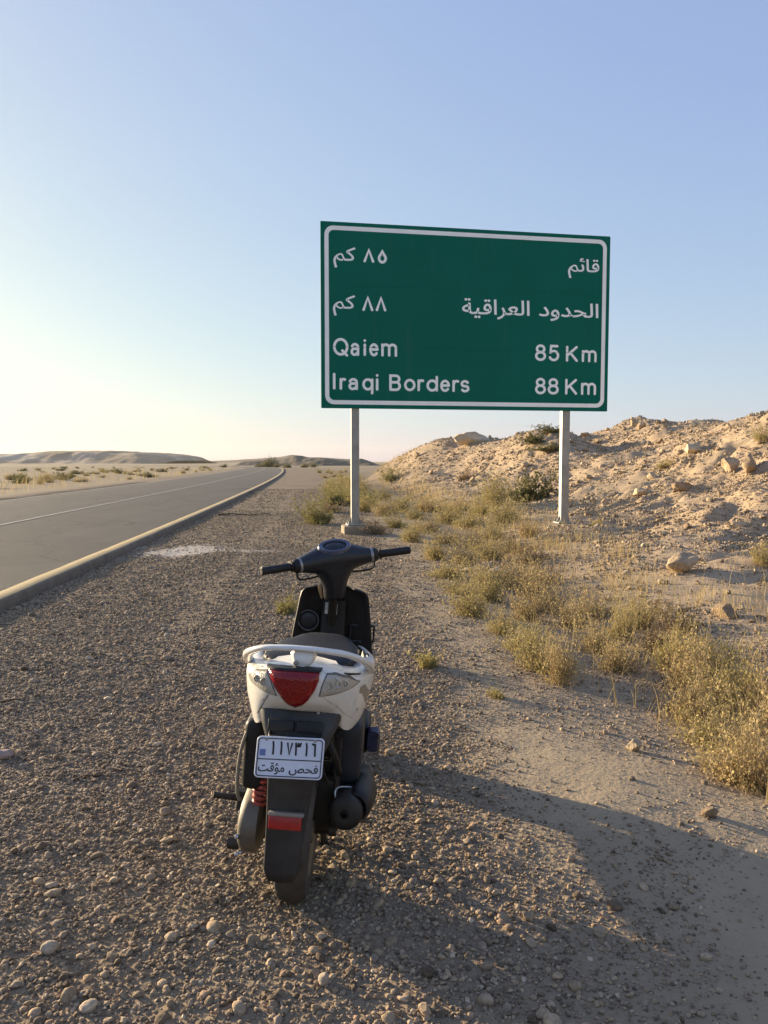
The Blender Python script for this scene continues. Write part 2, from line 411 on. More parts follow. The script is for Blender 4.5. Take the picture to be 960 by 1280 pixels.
# ------------------------------------------------------------------ road sign
SL, SR = atY(401, 393, 14.9), atY(761, 406, 15.92)
ux = Vector((SR.x - SL.x, SR.y - SL.y, 0)); SW = ux.length; ux.normalize()
uz = Vector((0, 0, 1)); un = ux.cross(uz)                         # un faces the camera
Z0, Z1 = atY(400, 510, 14.9).z, atY(401, 276, 14.9).z; SH = Z1 - Z0
SO = Vector((SL.x, SL.y, Z0))
def on_sign(px, py):
    d = ray(px, py); t = (SO - CP).dot(un) / d.dot(un); q = CP + d * t - SO
    return q.dot(ux), q.dot(uz)
YAW = math.atan2(ux.y, ux.x)
sign = empty('road_sign', (SO.x + ux.x * SW / 2, SO.y + ux.y * SW / 2, 0), (0, 0, YAW))
tag(sign, 'large green road sign with white lettering on two tall metal posts', 'road sign')
OX = -SW / 2
def rrect(x0, z0, x1, z1, r, n=7):
    P = []
    for cx, cz, a0 in ((x1 - r, z1 - r, 0), (x0 + r, z1 - r, 90), (x0 + r, z0 + r, 180), (x1 - r, z0 + r, 270)):
        for k in range(n + 1):
            a = R(a0 + 90 * k / n); P.append((cx + r * math.cos(a), cz + r * math.sin(a)))
    return P
def sign_green():
    m, t, b = newmat('sign green film')
    P = N(t, 'ShaderNodeTexCoord').outputs['Object']
    n1 = noise(t, .7, 4, .6, P); n2 = noise(t, 60, 3, .6, P)
    mp = N(t, 'ShaderNodeMapping'); mp.inputs['Scale'].default_value = (3, 3, .3); t.links.new(P, mp.inputs[0])
    n3 = noise(t, 1.5, 5, .7, mp.outputs[0])
    c = mixc(t, n1, (0, .105, .072), (.001, .140, .102))
    c = mixc(t, ramp(t, n3, [(.55, (0, 0, 0)), (.85, (.12, .12, .12))]), c, (.16, .18, .15))
    t.links.new(c, b.inputs['Base Color']); b.inputs['Roughness'].default_value = .5
    b.inputs['Specular IOR Level'].default_value = .10
    bump(t, b, n1, .1, .02); return m
M_GREEN = sign_green()
M_WHITE = plain('reflective white', (.90, .91, .88), .6, var=.08, scale=2)
M_GALV = plain('galvanised steel', (.30, .295, .27), .5, metal=.4, var=.22, scale=5, bmp=.1)
M_CONC = plain('footing concrete', (.27, .21, .14), .95, var=.3, scale=7, bmp=.6)
m = MB(); P = rrect(0, 0, SW, SH, .015, 2)
m.loft([[(x + OX, y, z + Z0) for x, z in P] for y in (0.0, .035)]).build('panel', M_GREEN, sign, 30)
# panel joints: two thin pressed seams across the boards
for k in (1, 2):
    MB().box((OX + SW / 2, -.001, Z0 + SH * k / 3), (SW - .35, .004, .006)).build('seam', M_GREEN, sign, 0)
a = rrect(.075, .075, SW - .075, SH - .075, .17); b = rrect(.155, .155, SW - .155, SH - .155, .10)
m = MB(); n = len(a); rings = []
rings = [[(x + OX, yy, z + Z0) for x, z in q] for q, yy in ((a, -.0005), (a, -.004), (b, -.004), (b, -.0005))]
m.loft(rings, False).build('border', M_WHITE, sign, 0)
def lettering(txt, px0, px1, py0, py1, bold, name='lettering'):
    c = bpy.data.curves.new('text', 'FONT'); c.body = txt; c.size = 1; c.extrude = .0; c.offset = bold; c.resolution_u = 4
    o = bpy.data.objects.new('text', c); COL.objects.link(o)
    bpy.context.view_layer.update()
    me = bpy.data.meshes.new_from_object(o.evaluated_get(bpy.context.evaluated_depsgraph_get()))
    bpy.data.objects.remove(o); bpy.data.curves.remove(c)
    co = np.empty(len(me.vertices) * 3); me.vertices.foreach_get('co', co); co = co.reshape(-1, 3)
    co[:, :2] = (co[:, :2] - co[:, :2].min(0)) / (co[:, :2].max(0) - co[:, :2].min(0))
    return me, co
def sign_text(txt, px0, px1, py0, py1, bold=.012):
    me, co = lettering(txt, px0, px1, py0, py1, bold)
    xm, ym = (px0 + px1) / 2, (py0 + py1) / 2
    x0 = on_sign(px0, ym)[0]; x1 = on_sign(px1, ym)[0]; z1 = on_sign(xm, py0)[1]; z0 = on_sign(xm, py1)[1]
    out = np.stack([OX + x0 + co[:, 0] * (x1 - x0), np.full(len(co), -.004), Z0 + z0 + co[:, 1] * (z1 - z0)], -1)
    me.vertices.foreach_set('co', out.ravel()); me.update()
    me.materials.clear(); me.materials.append(M_WHITE)
    return link('lettering', me, sign)
def ar(*cp): return ''.join(chr(c) for c in cp[::-1])             # presentation forms, laid out from left to right
KM = ar(0xFEDB, 0xFEE2)
QAIM = ar(0xFED7, 0xFE8E, 0xFE8B, 0xFEE2)
HUDUD = ar(0xFE8D, 0xFEDF, 0xFEA4, 0xFEAA, 0xFEED, 0xFEA9)
IRAQ = ar(0xFE8D, 0xFEDF, 0xFECC, 0xFEAE, 0xFE8D, 0xFED7, 0xFEF4, 0xFE94)
for tx in ((KM, 416.6, 444.5, 308.5, 335, .013), (KM, 416, 444, 368.5, 395, .013), (QAIM, 710, 749, 323, 348.5, .013), (IRAQ, 577.5, 662, 374, 399.5, .013), (HUDUD, 673.5, 748, 378.5, 402, .013)): sign_text(*tx)
# round-ended single-stroke letters
def arc(cx, cy, rx, ry, a0, a1, n=16): return [(cx + rx * math.cos(R(a0 + (a1 - a0) * k / n)), cy + ry * math.sin(R(a0 + (a1 - a0) * k / n))) for k in range(n + 1)]
GLYPH = {
    'Q': [arc(.5, .5, .5, .5, 0, 360, 30), [(.62, .26), (.98, -.06)]],
    'a': [arc(.5, .70, .44, .30, 165, 0, 14) + [(.94, 0)], [(.94, .56), (.5, .57)] + arc(.42, .285, .40, .285, 90, 270, 14)[1:] + [(.62, .03), (.94, .25)]],
    'i': [[(.5, 0), (.5, .70)], [(.5, .97), (.5, 1.0)]],
    'e': [[(.03, .53), (.97, .53)] + arc(.5, .5, .48, .5, 5, 320, 26)],
    'm': [[(0, 0), (0, 1)], [(0, .62)] + arc(.25, .70, .25, .30, 165, 0, 12) + [(.5, 0)], [(.5, .62)] + arc(.75, .70, .25, .30, 165, 0, 12) + [(1, 0)]],
    'I': [[(.5, 0), (.5, 1)]],
    'r': [[(0, 0), (0, 1)], [(0, .55)] + arc(.62, .55, .62, .45, 170, 80, 10) + [(1, .97)]],
    'q': [arc(.5, .5, .5, .5, 0, 360, 28), [(1, 1), (1, -.40)]],
    'B': [[(0, 0), (0, 1), (.55, 1)] + arc(.58, .765, .36, .235, 90, -90, 12) + [(.0, .53)], [(.58, .53)] + arc(.62, .265, .38, .265, 90, -90, 12) + [(0, 0)]],
    'o': [arc(.5, .5, .5, .5, 0, 360, 28)],
    'd': [arc(.5, .36, .5, .36, 0, 360, 28), [(1, 0), (1, 1)]],
    's': [arc(.5, .74, .44, .26, 25, 230, 16) + [(.5, .50)] + arc(.52, .26, .46, .26, 60, -150, 16)],
    '8': [arc(.5, .765, .42, .235, 0, 360, 26), arc(.5, .27, .5, .27, 0, 360, 26)],
    '5': [[(.88, 1), (.16, 1), (.10, .55)] + arc(.48, .32, .50, .32, 130, -155, 22)],
    'K': [[(0, 0), (0, 1)], [(.97, 1), (.02, .38)], [(.32, .58), (1, 0)]],
    'aeight': [[(0, 0), (.5, .97), (1, 0)]],
    'afive': [[(.5, 1)] + arc(.5, .36, .5, .36, 55, -235, 26) + [(.5, 1)]],
    'aone': [[(.15, 1), (.75, .72), (.85, .35), (.85, 0)]],
    'aseven': [[(0, 1), (.5, .0), (1, 1)]],
    'athree': [[(0, 1), (.10, .5), (.14, 0)], [(0, 1), (.12, .76), (.42, .74), (.52, .98)], [(.52, .96), (.60, .76), (.88, .76), (1, 1)]],
    'asix': [[(0, 1), (.25, .94), (.78, .97)], [(.74, .98), (.84, .5), (.92, 0)]],
}
def stroke_mesh(gl, w_, box, put, d0=.0022, step=.0005):
    """box = x0, x1, y0, y1 in metres on the face; put(x, y, out) places a point of the face"""
    mb = MB(); x0, x1, y0, y1 = box; h = w_ / 2
    for si, P in enumerate(GLYPH[gl]):
        P = [Vector((x0 + h + (x1 - x0 - w_) * a, y0 + h + (y1 - y0 - w_) * b)) for a, b in P]
        closed = (P[0] - P[-1]).length < 1e-6; k = len(P); d = d0 + step * si; rings = []
        def ring(p, n, f): return [put(p.x + n.x * h * f, p.y + n.y * h * f, -.0003), put(p.x + n.x * h * f, p.y + n.y * h * f, d * .8), put(p.x, p.y, d), put(p.x - n.x * h * f, p.y - n.y * h * f, d * .8), put(p.x - n.x * h * f, p.y - n.y * h * f, -.0003)]
        for i, p in enumerate(P):
            a = P[i - 1] if i else (P[-2] if closed else p); b = P[i + 1] if i < k - 1 else (P[1] if closed else p)
            t0 = (p - a).normalized() if (p - a).length > 1e-9 else (b - p).normalized(); t1 = (b - p).normalized() if (b - p).length > 1e-9 else t0
            t = (t0 + t1).normalized() if (t0 + t1).length > .2 else t1
            n = Vector((-t.y, t.x)); f = min(1.6, 1 / max(.35, n.dot(Vector((-t1.y, t1.x)))))
            if not closed and i == 0:
                for q in (1.0, .8, .45): rings.append(ring(p - t * h * q * .9, n, math.sqrt(max(0.02, 1 - q * q))))
            rings.append(ring(p, n, f))
            if not closed and i == k - 1:
                for q in (.45, .8, 1.0): rings.append(ring(p + t * h * q * .9, n, math.sqrt(max(0.02, 1 - q * q))))
        mb.loft(rings, not closed)
    return mb
def sign_letter(gl, px0, px1, pyb, pyt):
    xm, ym = (px0 + px1) / 2, (pyb + pyt) / 2
    box = (on_sign(px0, ym)[0], on_sign(px1, ym)[0], on_sign(xm, pyb)[1], on_sign(xm, pyt)[1])
    if box[1] - box[0] < .075: c = (box[0] + box[1]) / 2; box = (c - .030, c + .030, box[2], box[3])
    stroke_mesh(gl, .051, box, lambda x, y, o: (OX + x, -o, Z0 + y)).build('letter' if gl[0] != '8' and gl != '5' else 'digit', M_WHITE, sign, 0)
for row in (('aeight', 454.2, 467.9, 328.3, 310.5), ('afive', 472.2, 483.6, 329.5, 312.5), ('aeight', 452.8, 466.8, 389, 370), ('aeight', 469.5, 483, 389.3, 370.5),
            ('Q', 416.2, 435.6, 444.6, 422.4), ('a', 437.9, 449.6, 445, 428.6), ('i', 453.4, 458.6, 445.2, 423.8), ('e', 461.3, 473.5, 445.5, 429), ('m', 476.5, 496.4, 446, 429.3),
            ('I', 415.4, 420, 487, 465.8), ('r', 424.4, 432.9, 487.4, 472.3), ('a', 435.2, 448, 487.8, 472.5), ('q', 452.8, 466.8, 488.2, 472.7), ('i', 469.2, 473.6, 488.5, 467.4),
            ('B', 486.5, 501.2, 488.8, 468), ('o', 505, 519.4, 489, 473.5), ('r', 521.8, 530.4, 489.3, 474), ('d', 533, 547.5, 489.6, 469.5), ('e', 550, 562.7, 490, 474.6), ('r', 565.4, 574.2, 490.2, 474.8), ('s', 575.2, 587, 490.6, 475),
            ('8', 668.8, 682.6, 451.2, 430.4), ('5', 685.6, 699.3, 451.6, 431), ('K', 707.4, 722.5, 452.4, 432.2), ('m', 727.2, 745.8, 453, 437.6),
            ('8', 668.8, 682.4, 492.9, 472.2), ('8', 684.6, 698.4, 493.2, 472.6), ('K', 706.4, 721.5, 493.5, 473.4), ('m', 726.2, 745, 493.9, 478.4)): sign_letter(*row)
# posts: I sections with a base plate; the near one stands on a concrete footing
for k, (px, pw) in enumerate(((444.6, .155), (709.5, .165))):
    x = on_sign(px, 512)[0] + OX
    wp = Vector((sign.location.x, sign.location.y, 0)) + Vector((math.cos(YAW) * x, math.sin(YAW) * x, 0))
    g = gh(wp.x, wp.y)
    m = MB(); h0 = g + (.16 if k == 0 else .0); h1 = Z0 + SH - .15; hw = pw / 2
    prof = [(-hw, .05), (hw, .05), (hw, .062), (.008, .062), (.008, .20), (hw, .20), (hw, .212), (-hw, .212), (-hw, .20), (-.008, .20), (-.008, .062), (-hw, .062)]
    prof = [(-hw, .05), (hw, .05), (hw, .20), (-hw, .20)]
    q = []
    for (ax, ay), (sx, sy) in zip(prof, ((1, 1), (-1, 1), (-1, -1), (1, -1))):
        q += [(ax, ay + sy * .012), (ax + sx * .012, ay)] if sx * sy > 0 else [(ax + sx * .012, ay), (ax, ay + sy * .012)]
    m.loft([[(x + ax, ay, z) for ax, ay in q] for z in (h0, h1)]).build('post', M_GALV, sign, 30)
    m = MB(); m.box((x, .125, h0 + .012), (.34, .32, .024), .004)
    for sx in (-1, 1):
        for sy in (-1, 1): m.lathe([(.016, 0), (.016, .03), (.008, .03), (.008, .055)], (x + sx * .135, .125 + sy * .125, h0 + .024), 'Z', 8)
    for sx in (-1, 1): m.add([(x + sx * hw, .125, h0 + .02), (x + sx * (hw + .075), .125, h0 + .02), (x + sx * hw, .125, h0 + .16),
                              (x + sx * hw, .133, h0 + .02), (x + sx * (hw + .075), .133, h0 + .02), (x + sx * hw, .133, h0 + .16)],
                             [(0, 1, 2), (3, 5, 4), (0, 3, 4, 1), (1, 4, 5, 2), (2, 5, 3, 0)])
    m.build('base_plate', M_GALV, sign, 30)
    if k == 0:
        MB().box((x, .13, g + .02), (.50, .50, .27), .03).build('footing', M_CONC, sign, 40)
for z in (Z0 + .4, Z0 + SH / 2, Z0 + SH - .4):
    MB().box((OX + SW / 2, .043, z), (SW - .2, .014, .07), .003).build('rail', M_GALV, sign, 30)

# ------------------------------------------------------------------ gravel, rubble (stuff) and single stones
def rock_mesh(name, seed, sub=2, rough=.32, flat=.75, ang=False, mat=None):
    bm = bmesh.new(); bmesh.ops.create_icosphere(bm, subdivisions=sub, radius=.5)
    rr = random.Random(seed); o = Vector((rr.uniform(-50, 50), rr.uniform(-50, 50), rr.uniform(-50, 50)))
    sc = Vector((1, rr.uniform(.62, .95), flat * rr.uniform(.7, 1.1)))
    planes = []
    if ang:
        for _ in range(13):
            d = Vector((rr.gauss(0, 1), rr.gauss(0, 1), rr.gauss(0, 1))).normalized(); planes.append((d, rr.uniform(.22, .40)))
    for v in bm.verts:
        p = v.co.copy()
        for d, h in planes:
            e = p.dot(d) - h
            if e > 0: p -= d * e * .97
        k = 1 + rough * (mnoise.noise(p * 2.6 + o) + .5 * mnoise.noise(p * 6 + o))
        v.co = Vector((p.x * sc.x, p.y * sc.y, p.z * sc.z)) * k
    me = bpy.data.meshes.new(name); bm.to_mesh(me); bm.free()
    me.polygons.foreach_set('use_smooth', [True] * len(me.polygons))
    if ang: me.set_sharp_from_angle(angle=R(28))
    if mat: me.materials.append(mat)
    return me
M_PEB = stone_mat('pebbles', [(0, (.12, .09, .060)), (.2, (.225, .170, .114)), (.42, (.32, .242, .160)), (.62, (.40, .304, .200)), (.75, (.27, .218, .165)), (.86, (.47, .37, .250)), (.94, (.39, .26, .162)), (1, (.58, .49, .36))], 2.2, .35, .1)
M_LIME = stone_mat('limestone rubble', [(0, (.29, .212, .138)), (.4, (.39, .293, .19)), (.7, (.47, .36, .24)), (1, (.56, .455, .32))], 3.0, .6, .12)
def proto_set(name, n, **kw):
    c = bpy.data.collections.new(name)
    for i in range(n):
        c.objects.link(bpy.data.objects.new('%s_shape' % name, rock_mesh(name, i * 13 + len(name), **kw)))
    return c
PEB = proto_set('pebble', 6, sub=2, rough=.36, flat=.62, mat=M_PEB)
for i in range(8): PEB.objects.link(bpy.data.objects.new('pebble_shape', rock_mesh('pebble', 700 + i, sub=2, rough=.30, flat=.72, ang=True, mat=M_PEB)))
CHIP = proto_set('chip', 8, sub=2, rough=.25, flat=.75, ang=True, mat=M_LIME)
def scatter(name, pts, scl, coll, seed, kinds, tilt=.5):
    r = np.random.RandomState(seed); n = len(pts)
    me = bpy.data.meshes.new(name); me.vertices.add(n); me.vertices.foreach_set('co', pts.astype(np.float32).ravel())
    a = me.attributes.new('size', 'FLOAT', 'POINT'); a.data.foreach_set('value', scl.astype(np.float32))
    rot = np.stack([r.randn(n) * tilt, r.randn(n) * tilt, r.rand(n) * 6.283], -1)
    a = me.attributes.new('turn', 'FLOAT_VECTOR', 'POINT'); a.data.foreach_set('vector', rot.astype(np.float32).ravel())
    a = me.attributes.new('pick', 'INT', 'POINT'); a.data.foreach_set('value', r.randint(0, kinds, n).astype(np.int32))
    g = bpy.data.node_groups.new(name, 'GeometryNodeTree')
    g.interface.new_socket('Geometry', in_out='INPUT', socket_type='NodeSocketGeometry')
    g.interface.new_socket('Geometry', in_out='OUTPUT', socket_type='NodeSocketGeometry')
    gi = g.nodes.new('NodeGroupInput'); go = g.nodes.new('NodeGroupOutput')
    ci = g.nodes.new('GeometryNodeCollectionInfo'); ci.inputs[0].default_value = coll
    ci.inputs['Separate Children'].default_value = True; ci.inputs['Reset Children'].default_value = True
    io = g.nodes.new('GeometryNodeInstanceOnPoints'); io.inputs['Pick Instance'].default_value = True
    def att(nm, ty):
        q = g.nodes.new('GeometryNodeInputNamedAttribute'); q.data_type = ty; q.inputs['Name'].default_value = nm
        return q.outputs['Attribute']
    L = g.links.new
    L(gi.outputs[0], io.inputs['Points']); L(ci.outputs[0], io.inputs['Instance'])
    L(att('pick', 'INT'), io.inputs['Instance Index']); L(att('size', 'FLOAT'), io.inputs['Scale'])
    e2r = g.nodes.new('FunctionNodeEulerToRotation'); L(att('turn', 'FLOAT_VECTOR'), e2r.inputs[0]); L(e2r.outputs[0], io.inputs['Rotation'])
    L(io.outputs[0], go.inputs[0])
    o = link(name, me); md = o.modifiers.new('scatter', 'NODES'); md.node_group = g
    o['kind'] = 'stuff'; return o
rs = np.random.RandomState(3)
def peb_points():
    P = []; Sz = []
    # density per square metre, distance bands, mean size, spread
    for y0, y1, dens, mean, sig in ((.6, 3.2, 9500, .0098, .45), (3.2, 5, 6500, .0112, .42), (5, 8, 3300, .0145, .40), (8, 13, 1300, .019, .36), (13, 22, 420, .025, .34), (22, 40, 80, .036, .3),
                                    (.6, 5, 150, .023, .35), (5, 12, 60, .030, .35), (.6, 9, 5, .042, .25)):
        x0, x1 = -.62 * y1 - .9, .62 * y1 + .9
        n = int(dens * (x1 - x0) * (y1 - y0))
        X = rs.uniform(x0, x1, n); Y = rs.uniform(y0, y1, n)
        keep = (np.abs(X) < .62 * Y + .9) & (X > xr(Y) + .03) & (X < toe(Y) + 1.6)
        X, Y = X[keep], Y[keep]
        b = bare_amount(X, Y); cl_ = fbm(X * 1.6, Y * 1.6, 3) + .8 * fbm(X * .45 + 9, Y * .3, 2)
        tk = sum(np.exp(-((X - xr(Y) - o_ - .15 * perlin(Y * .2, Y * 0 + o_)) / .16) ** 2) for o_ in (1.9, 3.45)) * sstep(4, 8, Y)
        cl_ = cl_ - 2.2 * tk
        pr = np.clip(1 - .80 * b + .30 * cl_, .05, 1) * (1 - .9 * np.clip(spill_amount(X, Y) * 1.6, 0, 1))
        k = rs.rand(len(X)) < pr
        X, Y = X[k], Y[k]
        s = mean * np.exp(rs.randn(len(X)) * sig) * (1 - .25 * bare_amount(X, Y))
        s = np.clip(s, .004, .085)
        P.append(np.stack([X, Y, ground_h(X, Y) + s * .10], -1)); Sz.append(s)
    return np.concatenate(P), np.concatenate(Sz)
pp, ps = peb_points(); print('pebbles', len(pp))
scatter('gravel', pp, ps, PEB, 5, 14, .4)
def rub_points():
    P = []; Sz = []
    for y0, y1, dens, mean, sig in ((2, 9, 1100, .018, .5), (9, 18, 1000, .027, .5), (18, 32, 480, .040, .5), (32, 60, 160, .065, .5), (2, 9, 12, .075, .3), (9, 18, 7, .10, .35), (18, 60, 2.0, .17, .35)):
        n = int(dens * 20 * (y1 - y0)); X = rs.uniform(-3, 17, n); Y = rs.uniform(y0, y1, n)
        s_ = X - toe(Y); cl_ = fbm(X * .7 + 2, Y * .7, 4)
        k = (s_ > .2) & (X < .6 * Y + 2.5) & (rs.rand(n) < np.clip(.22 + .30 * sstep(.5, 5, s_) + .75 * cl_, .04, 1))
        X, Y = X[k], Y[k]; s = mean * np.exp(rs.randn(len(X)) * sig)
        s = np.clip(s, .012, .42)
        P.append(np.stack([X, Y, ground_h(X, Y) + s * .08], -1)); Sz.append(s)
    return np.concatenate(P), np.concatenate(Sz)
rp, rsz = rub_points(); print('rubble', len(rp))
scatter('rubble', rp, rsz, CHIP, 6, 8, .6)

def gpt(px, py, tmax=260):
    """the point of the terrain that the photograph shows at this pixel"""
    d = ray(px, py); t = np.geomspace(1.2, tmax, 900)
    X = d.x * t; Y = d.y * t; Z = CAM_H + d.z * t
    h = ground_h(X, Y, False); k = np.argmax(Z < h)
    if not (Z < h).any(): k = len(t) - 1
    return float(X[k]), float(Y[k]), float(ground_h(X[k:k + 1], Y[k:k + 1])[0])

# ---- single stones
def stone(name, p, size, seed, label, cat='stone', group=None, ang=True, mat=None, turn=None, flat=.75, sink=.16, sub=3, me=None):
    me = me or rock_mesh(name, seed, sub=sub, rough=.24, flat=flat, ang=ang, mat=mat or M_LIME)
    o = link(name, me); rr = random.Random(seed)
    o.scale = (size,) * 3
    o.rotation_euler = turn or (rr.uniform(-.25, .25), rr.uniform(-.25, .25), rr.uniform(0, 6.28))
    Mr = o.rotation_euler.to_matrix(); zz = [(Mr @ v.co).z for v in me.vertices]
    o.location = (p[0], p[1], p[2] - size * (min(zz) + sink * (max(zz) - min(zz))))
    return tag(o, label, cat, group)
stone('boulder', gpt(851, 716), .44, 41, 'lone tan boulder with a blunt top on the bare slope right of the signpost', 'boulder', turn=(.1, -.1, .3), flat=.80)
stone('boulder', gpt(906, 772), .27, 52, 'grey tan boulder near the right edge, below the larger lone boulder', 'boulder', flat=.7)
stone('boulder', gpt(590, 553), 2.0, 63, 'pale whitish boulder standing on the crest of the spoil heap between the sign posts', 'boulder', flat=.6, turn=(.05, .1, .1), sink=.3)
stone('boulder', gpt(868, 566), .75, 77, 'large buff boulder in the shade high on the slope, above the lone boulder', 'boulder', flat=.8)
stone('boulder', gpt(912, 590), .62, 78, 'large orange tan boulder on the sunlit slope near the right edge', 'boulder', flat=.9)
stone('boulder', gpt(937, 592), .55, 79, 'tall pointed orange tan boulder close to the right edge of the view', 'boulder', flat=1.0)
stone('boulder', gpt(855, 615), .6, 80, 'flat tan boulder on the slope above and left of the orange boulders', 'boulder', flat=.5)
stone('boulder', gpt(800, 622), .42, 81, 'small cream boulder on the slope just right of the far sign post', 'boulder', flat=.7)
stone('boulder', gpt(730, 546), .6, 82, 'dark boulder on the skyline right of the far sign post', 'boulder', flat=.6)
stone('boulder', gpt(503, 566), .9, 83, 'rounded rock at the left end of the spoil heap, right of the near sign post', 'boulder', flat=.7)
M_PINK = stone_mat('pinkish stone', [(0, (.40, .31, .27)), (1, (.46, .36, .31))], 3, .5, .1)
M_PALE = stone_mat('pale stone', [(0, (.37, .305, .23)), (1, (.45, .38, .29))], 3, .4, .1)
stone('stone', gpt(6, 948), .088, 90, 'pinkish grey stone on the gravel at the left edge of the view', mat=M_PINK, ang=False, flat=.55)
stone('stone', gpt(405, 1232), .044, 91, 'pale oblong stone in the gravel below the scooter, near the bottom edge', mat=M_PALE, ang=False, flat=.7, turn=(0, .2, 1.4))
stone('stone', gpt(62, 1190), .050, 92, 'cream rounded stone in the gravel at the lower left', mat=M_PALE, ang=False, flat=.7)
stone('stone', gpt(64, 1110), .046, 93, 'pale flat stone in the gravel at the left, below the pinkish stone', mat=M_PALE, ang=False, flat=.55)
stone('stone', gpt(208, 796), .055, 94, 'whitish stone on the gravel between the kerb and the scooter', mat=M_PALE, ang=False, flat=.6)
stone('stone', gpt(793, 938), .105, 95, 'crumbly buff stone in front of the dry bushes on the right', flat=.8)
stone('stone', gpt(889, 1024), .085, 96, 'buff clod at the edge of the scooter shadow, near the right edge', flat=.8)
for i, (px, py, sz) in enumerate(((588, 716, .42), (606, 712, .36), (622, 717, .34), (600, 722, .30), (634, 724, .22))):
    stone('slab', gpt(px, py), sz, 110 + i, 'pale flat slab of broken stone in the heap among the dry bushes below the sign', 'stone', 'broken slabs among the bushes', mat=M_PALE, flat=.28, sink=.1)
# stones that stand out in the gravel
rr = np.random.RandomState(21); PM = [rock_mesh('stone', 300 + i, sub=3, rough=.2, flat=.62, mat=M_PEB) for i in range(7)]
k = 0
while k < 110:
    Y = rr.uniform(1.7, 4.6); X = rr.uniform(-.6 * Y, .45 * Y)
    if X < xr(Y) + .2 or rr.rand() < .8 * float(bare_amount(np.array([X]), np.array([Y]))[0]): continue
    if abs(X + .25) < .16 and 2.2 < Y < 3.9: continue
    stone('stone', (X, Y, gh(X, Y)), float(np.clip(rr.lognormal(-3.45, .25), .022, .05)), 500 + k, 'rounded pebble larger than its neighbours in the shoulder gravel', 'stone', 'larger pebbles in the gravel', me=PM[k % 7], flat=.62, sink=.2)
    k += 1
RM = [rock_mesh('rock', 400 + i, sub=3, rough=.24, flat=.75, ang=True, mat=M_LIME) for i in range(9)]
k = 0
while k < 120:
    px, py = rr.uniform(470, 958), rr.uniform(528, 800)
    x, y, z = gpt(px, py)
    s_ = x - toe(y)
    if s_ < .9 or y > 58 or y < 5: continue
    if rr.rand() > np.clip(.25 + .8 * float(fbm(np.array([x * .5]), np.array([y * .5]), 3)[0]) + .03 * s_, 0.03, 1): continue
    size = np.clip(y / 960 * rr.lognormal(2.15, .35), .08, .8)
    stone('rock', (x, y, z), float(size), 900 + k, 'broken tan limestone rock lying loose on the rubble slope', 'rock', 'loose rocks on the rubble slope', me=RM[k % 9], flat=.75, sink=.2)
    k += 1

# ------------------------------------------------------------------ bushes
def leaf_mat(name, stops, trans=.35):
    m, t, b = newmat(name)
    g = N(t, 'ShaderNodeNewGeometry'); oi = N(t, 'ShaderNodeObjectInfo')
    f = mathn(t, 'ADD', mathn(t, 'MULTIPLY', g.outputs['Random Per Island'], .7), mathn(t, 'MULTIPLY', oi.outputs['Random'], .3))
    c = ramp(t, f, stops); t.links.new(c, b.inputs['Base Color'])
    b.inputs['Roughness'].default_value = .8; b.inputs['Specular IOR Level'].default_value = .2
    tr = N(t, 'ShaderNodeBsdfTranslucent'); t.links.new(c, tr.inputs[0])
    mx = N(t, 'ShaderNodeMixShader'); mx.inputs[0].default_value = trans
    out = t.nodes['Material Output']
    t.links.new(b.outputs[0], mx.inputs[1]); t.links.new(tr.outputs[0], mx.inputs[2]); t.links.new(mx.outputs[0], out.inputs[0])
    return m
L_DRY = leaf_mat('dry yellow leaves', [(0, (.32, .225, .10)), (.4, (.46, .345, .155)), (.75, (.52, .415, .195)), (1, (.36, .31, .12))])
L_GRN = leaf_mat('dusty green leaves', [(0, (.25, .22, .075)), (.4, (.36, .305, .115)), (.75, (.44, .36, .15)), (1, (.50, .38, .17))])
L_DRK = leaf_mat('dark shrub leaves', [(0, (.075, .08, .035)), (.5, (.13, .13, .055)), (1, (.20, .17, .08))])
L_BRN = leaf_mat('withered brown leaves', [(0, (.12, .08, .045)), (.5, (.19, .13, .07)), (1, (.28, .20, .10))])
L_OLV = leaf_mat('olive leaves', [(0, (.15, .14, .05)), (.5, (.25, .23, .08)), (.85, (.34, .30, .11)), (1, (.42, .33, .15))])
TW = leaf_mat('twigs', [(0, (.20, .145, .085)), (.5, (.35, .265, .15)), (1, (.48, .39, .23))], .1)
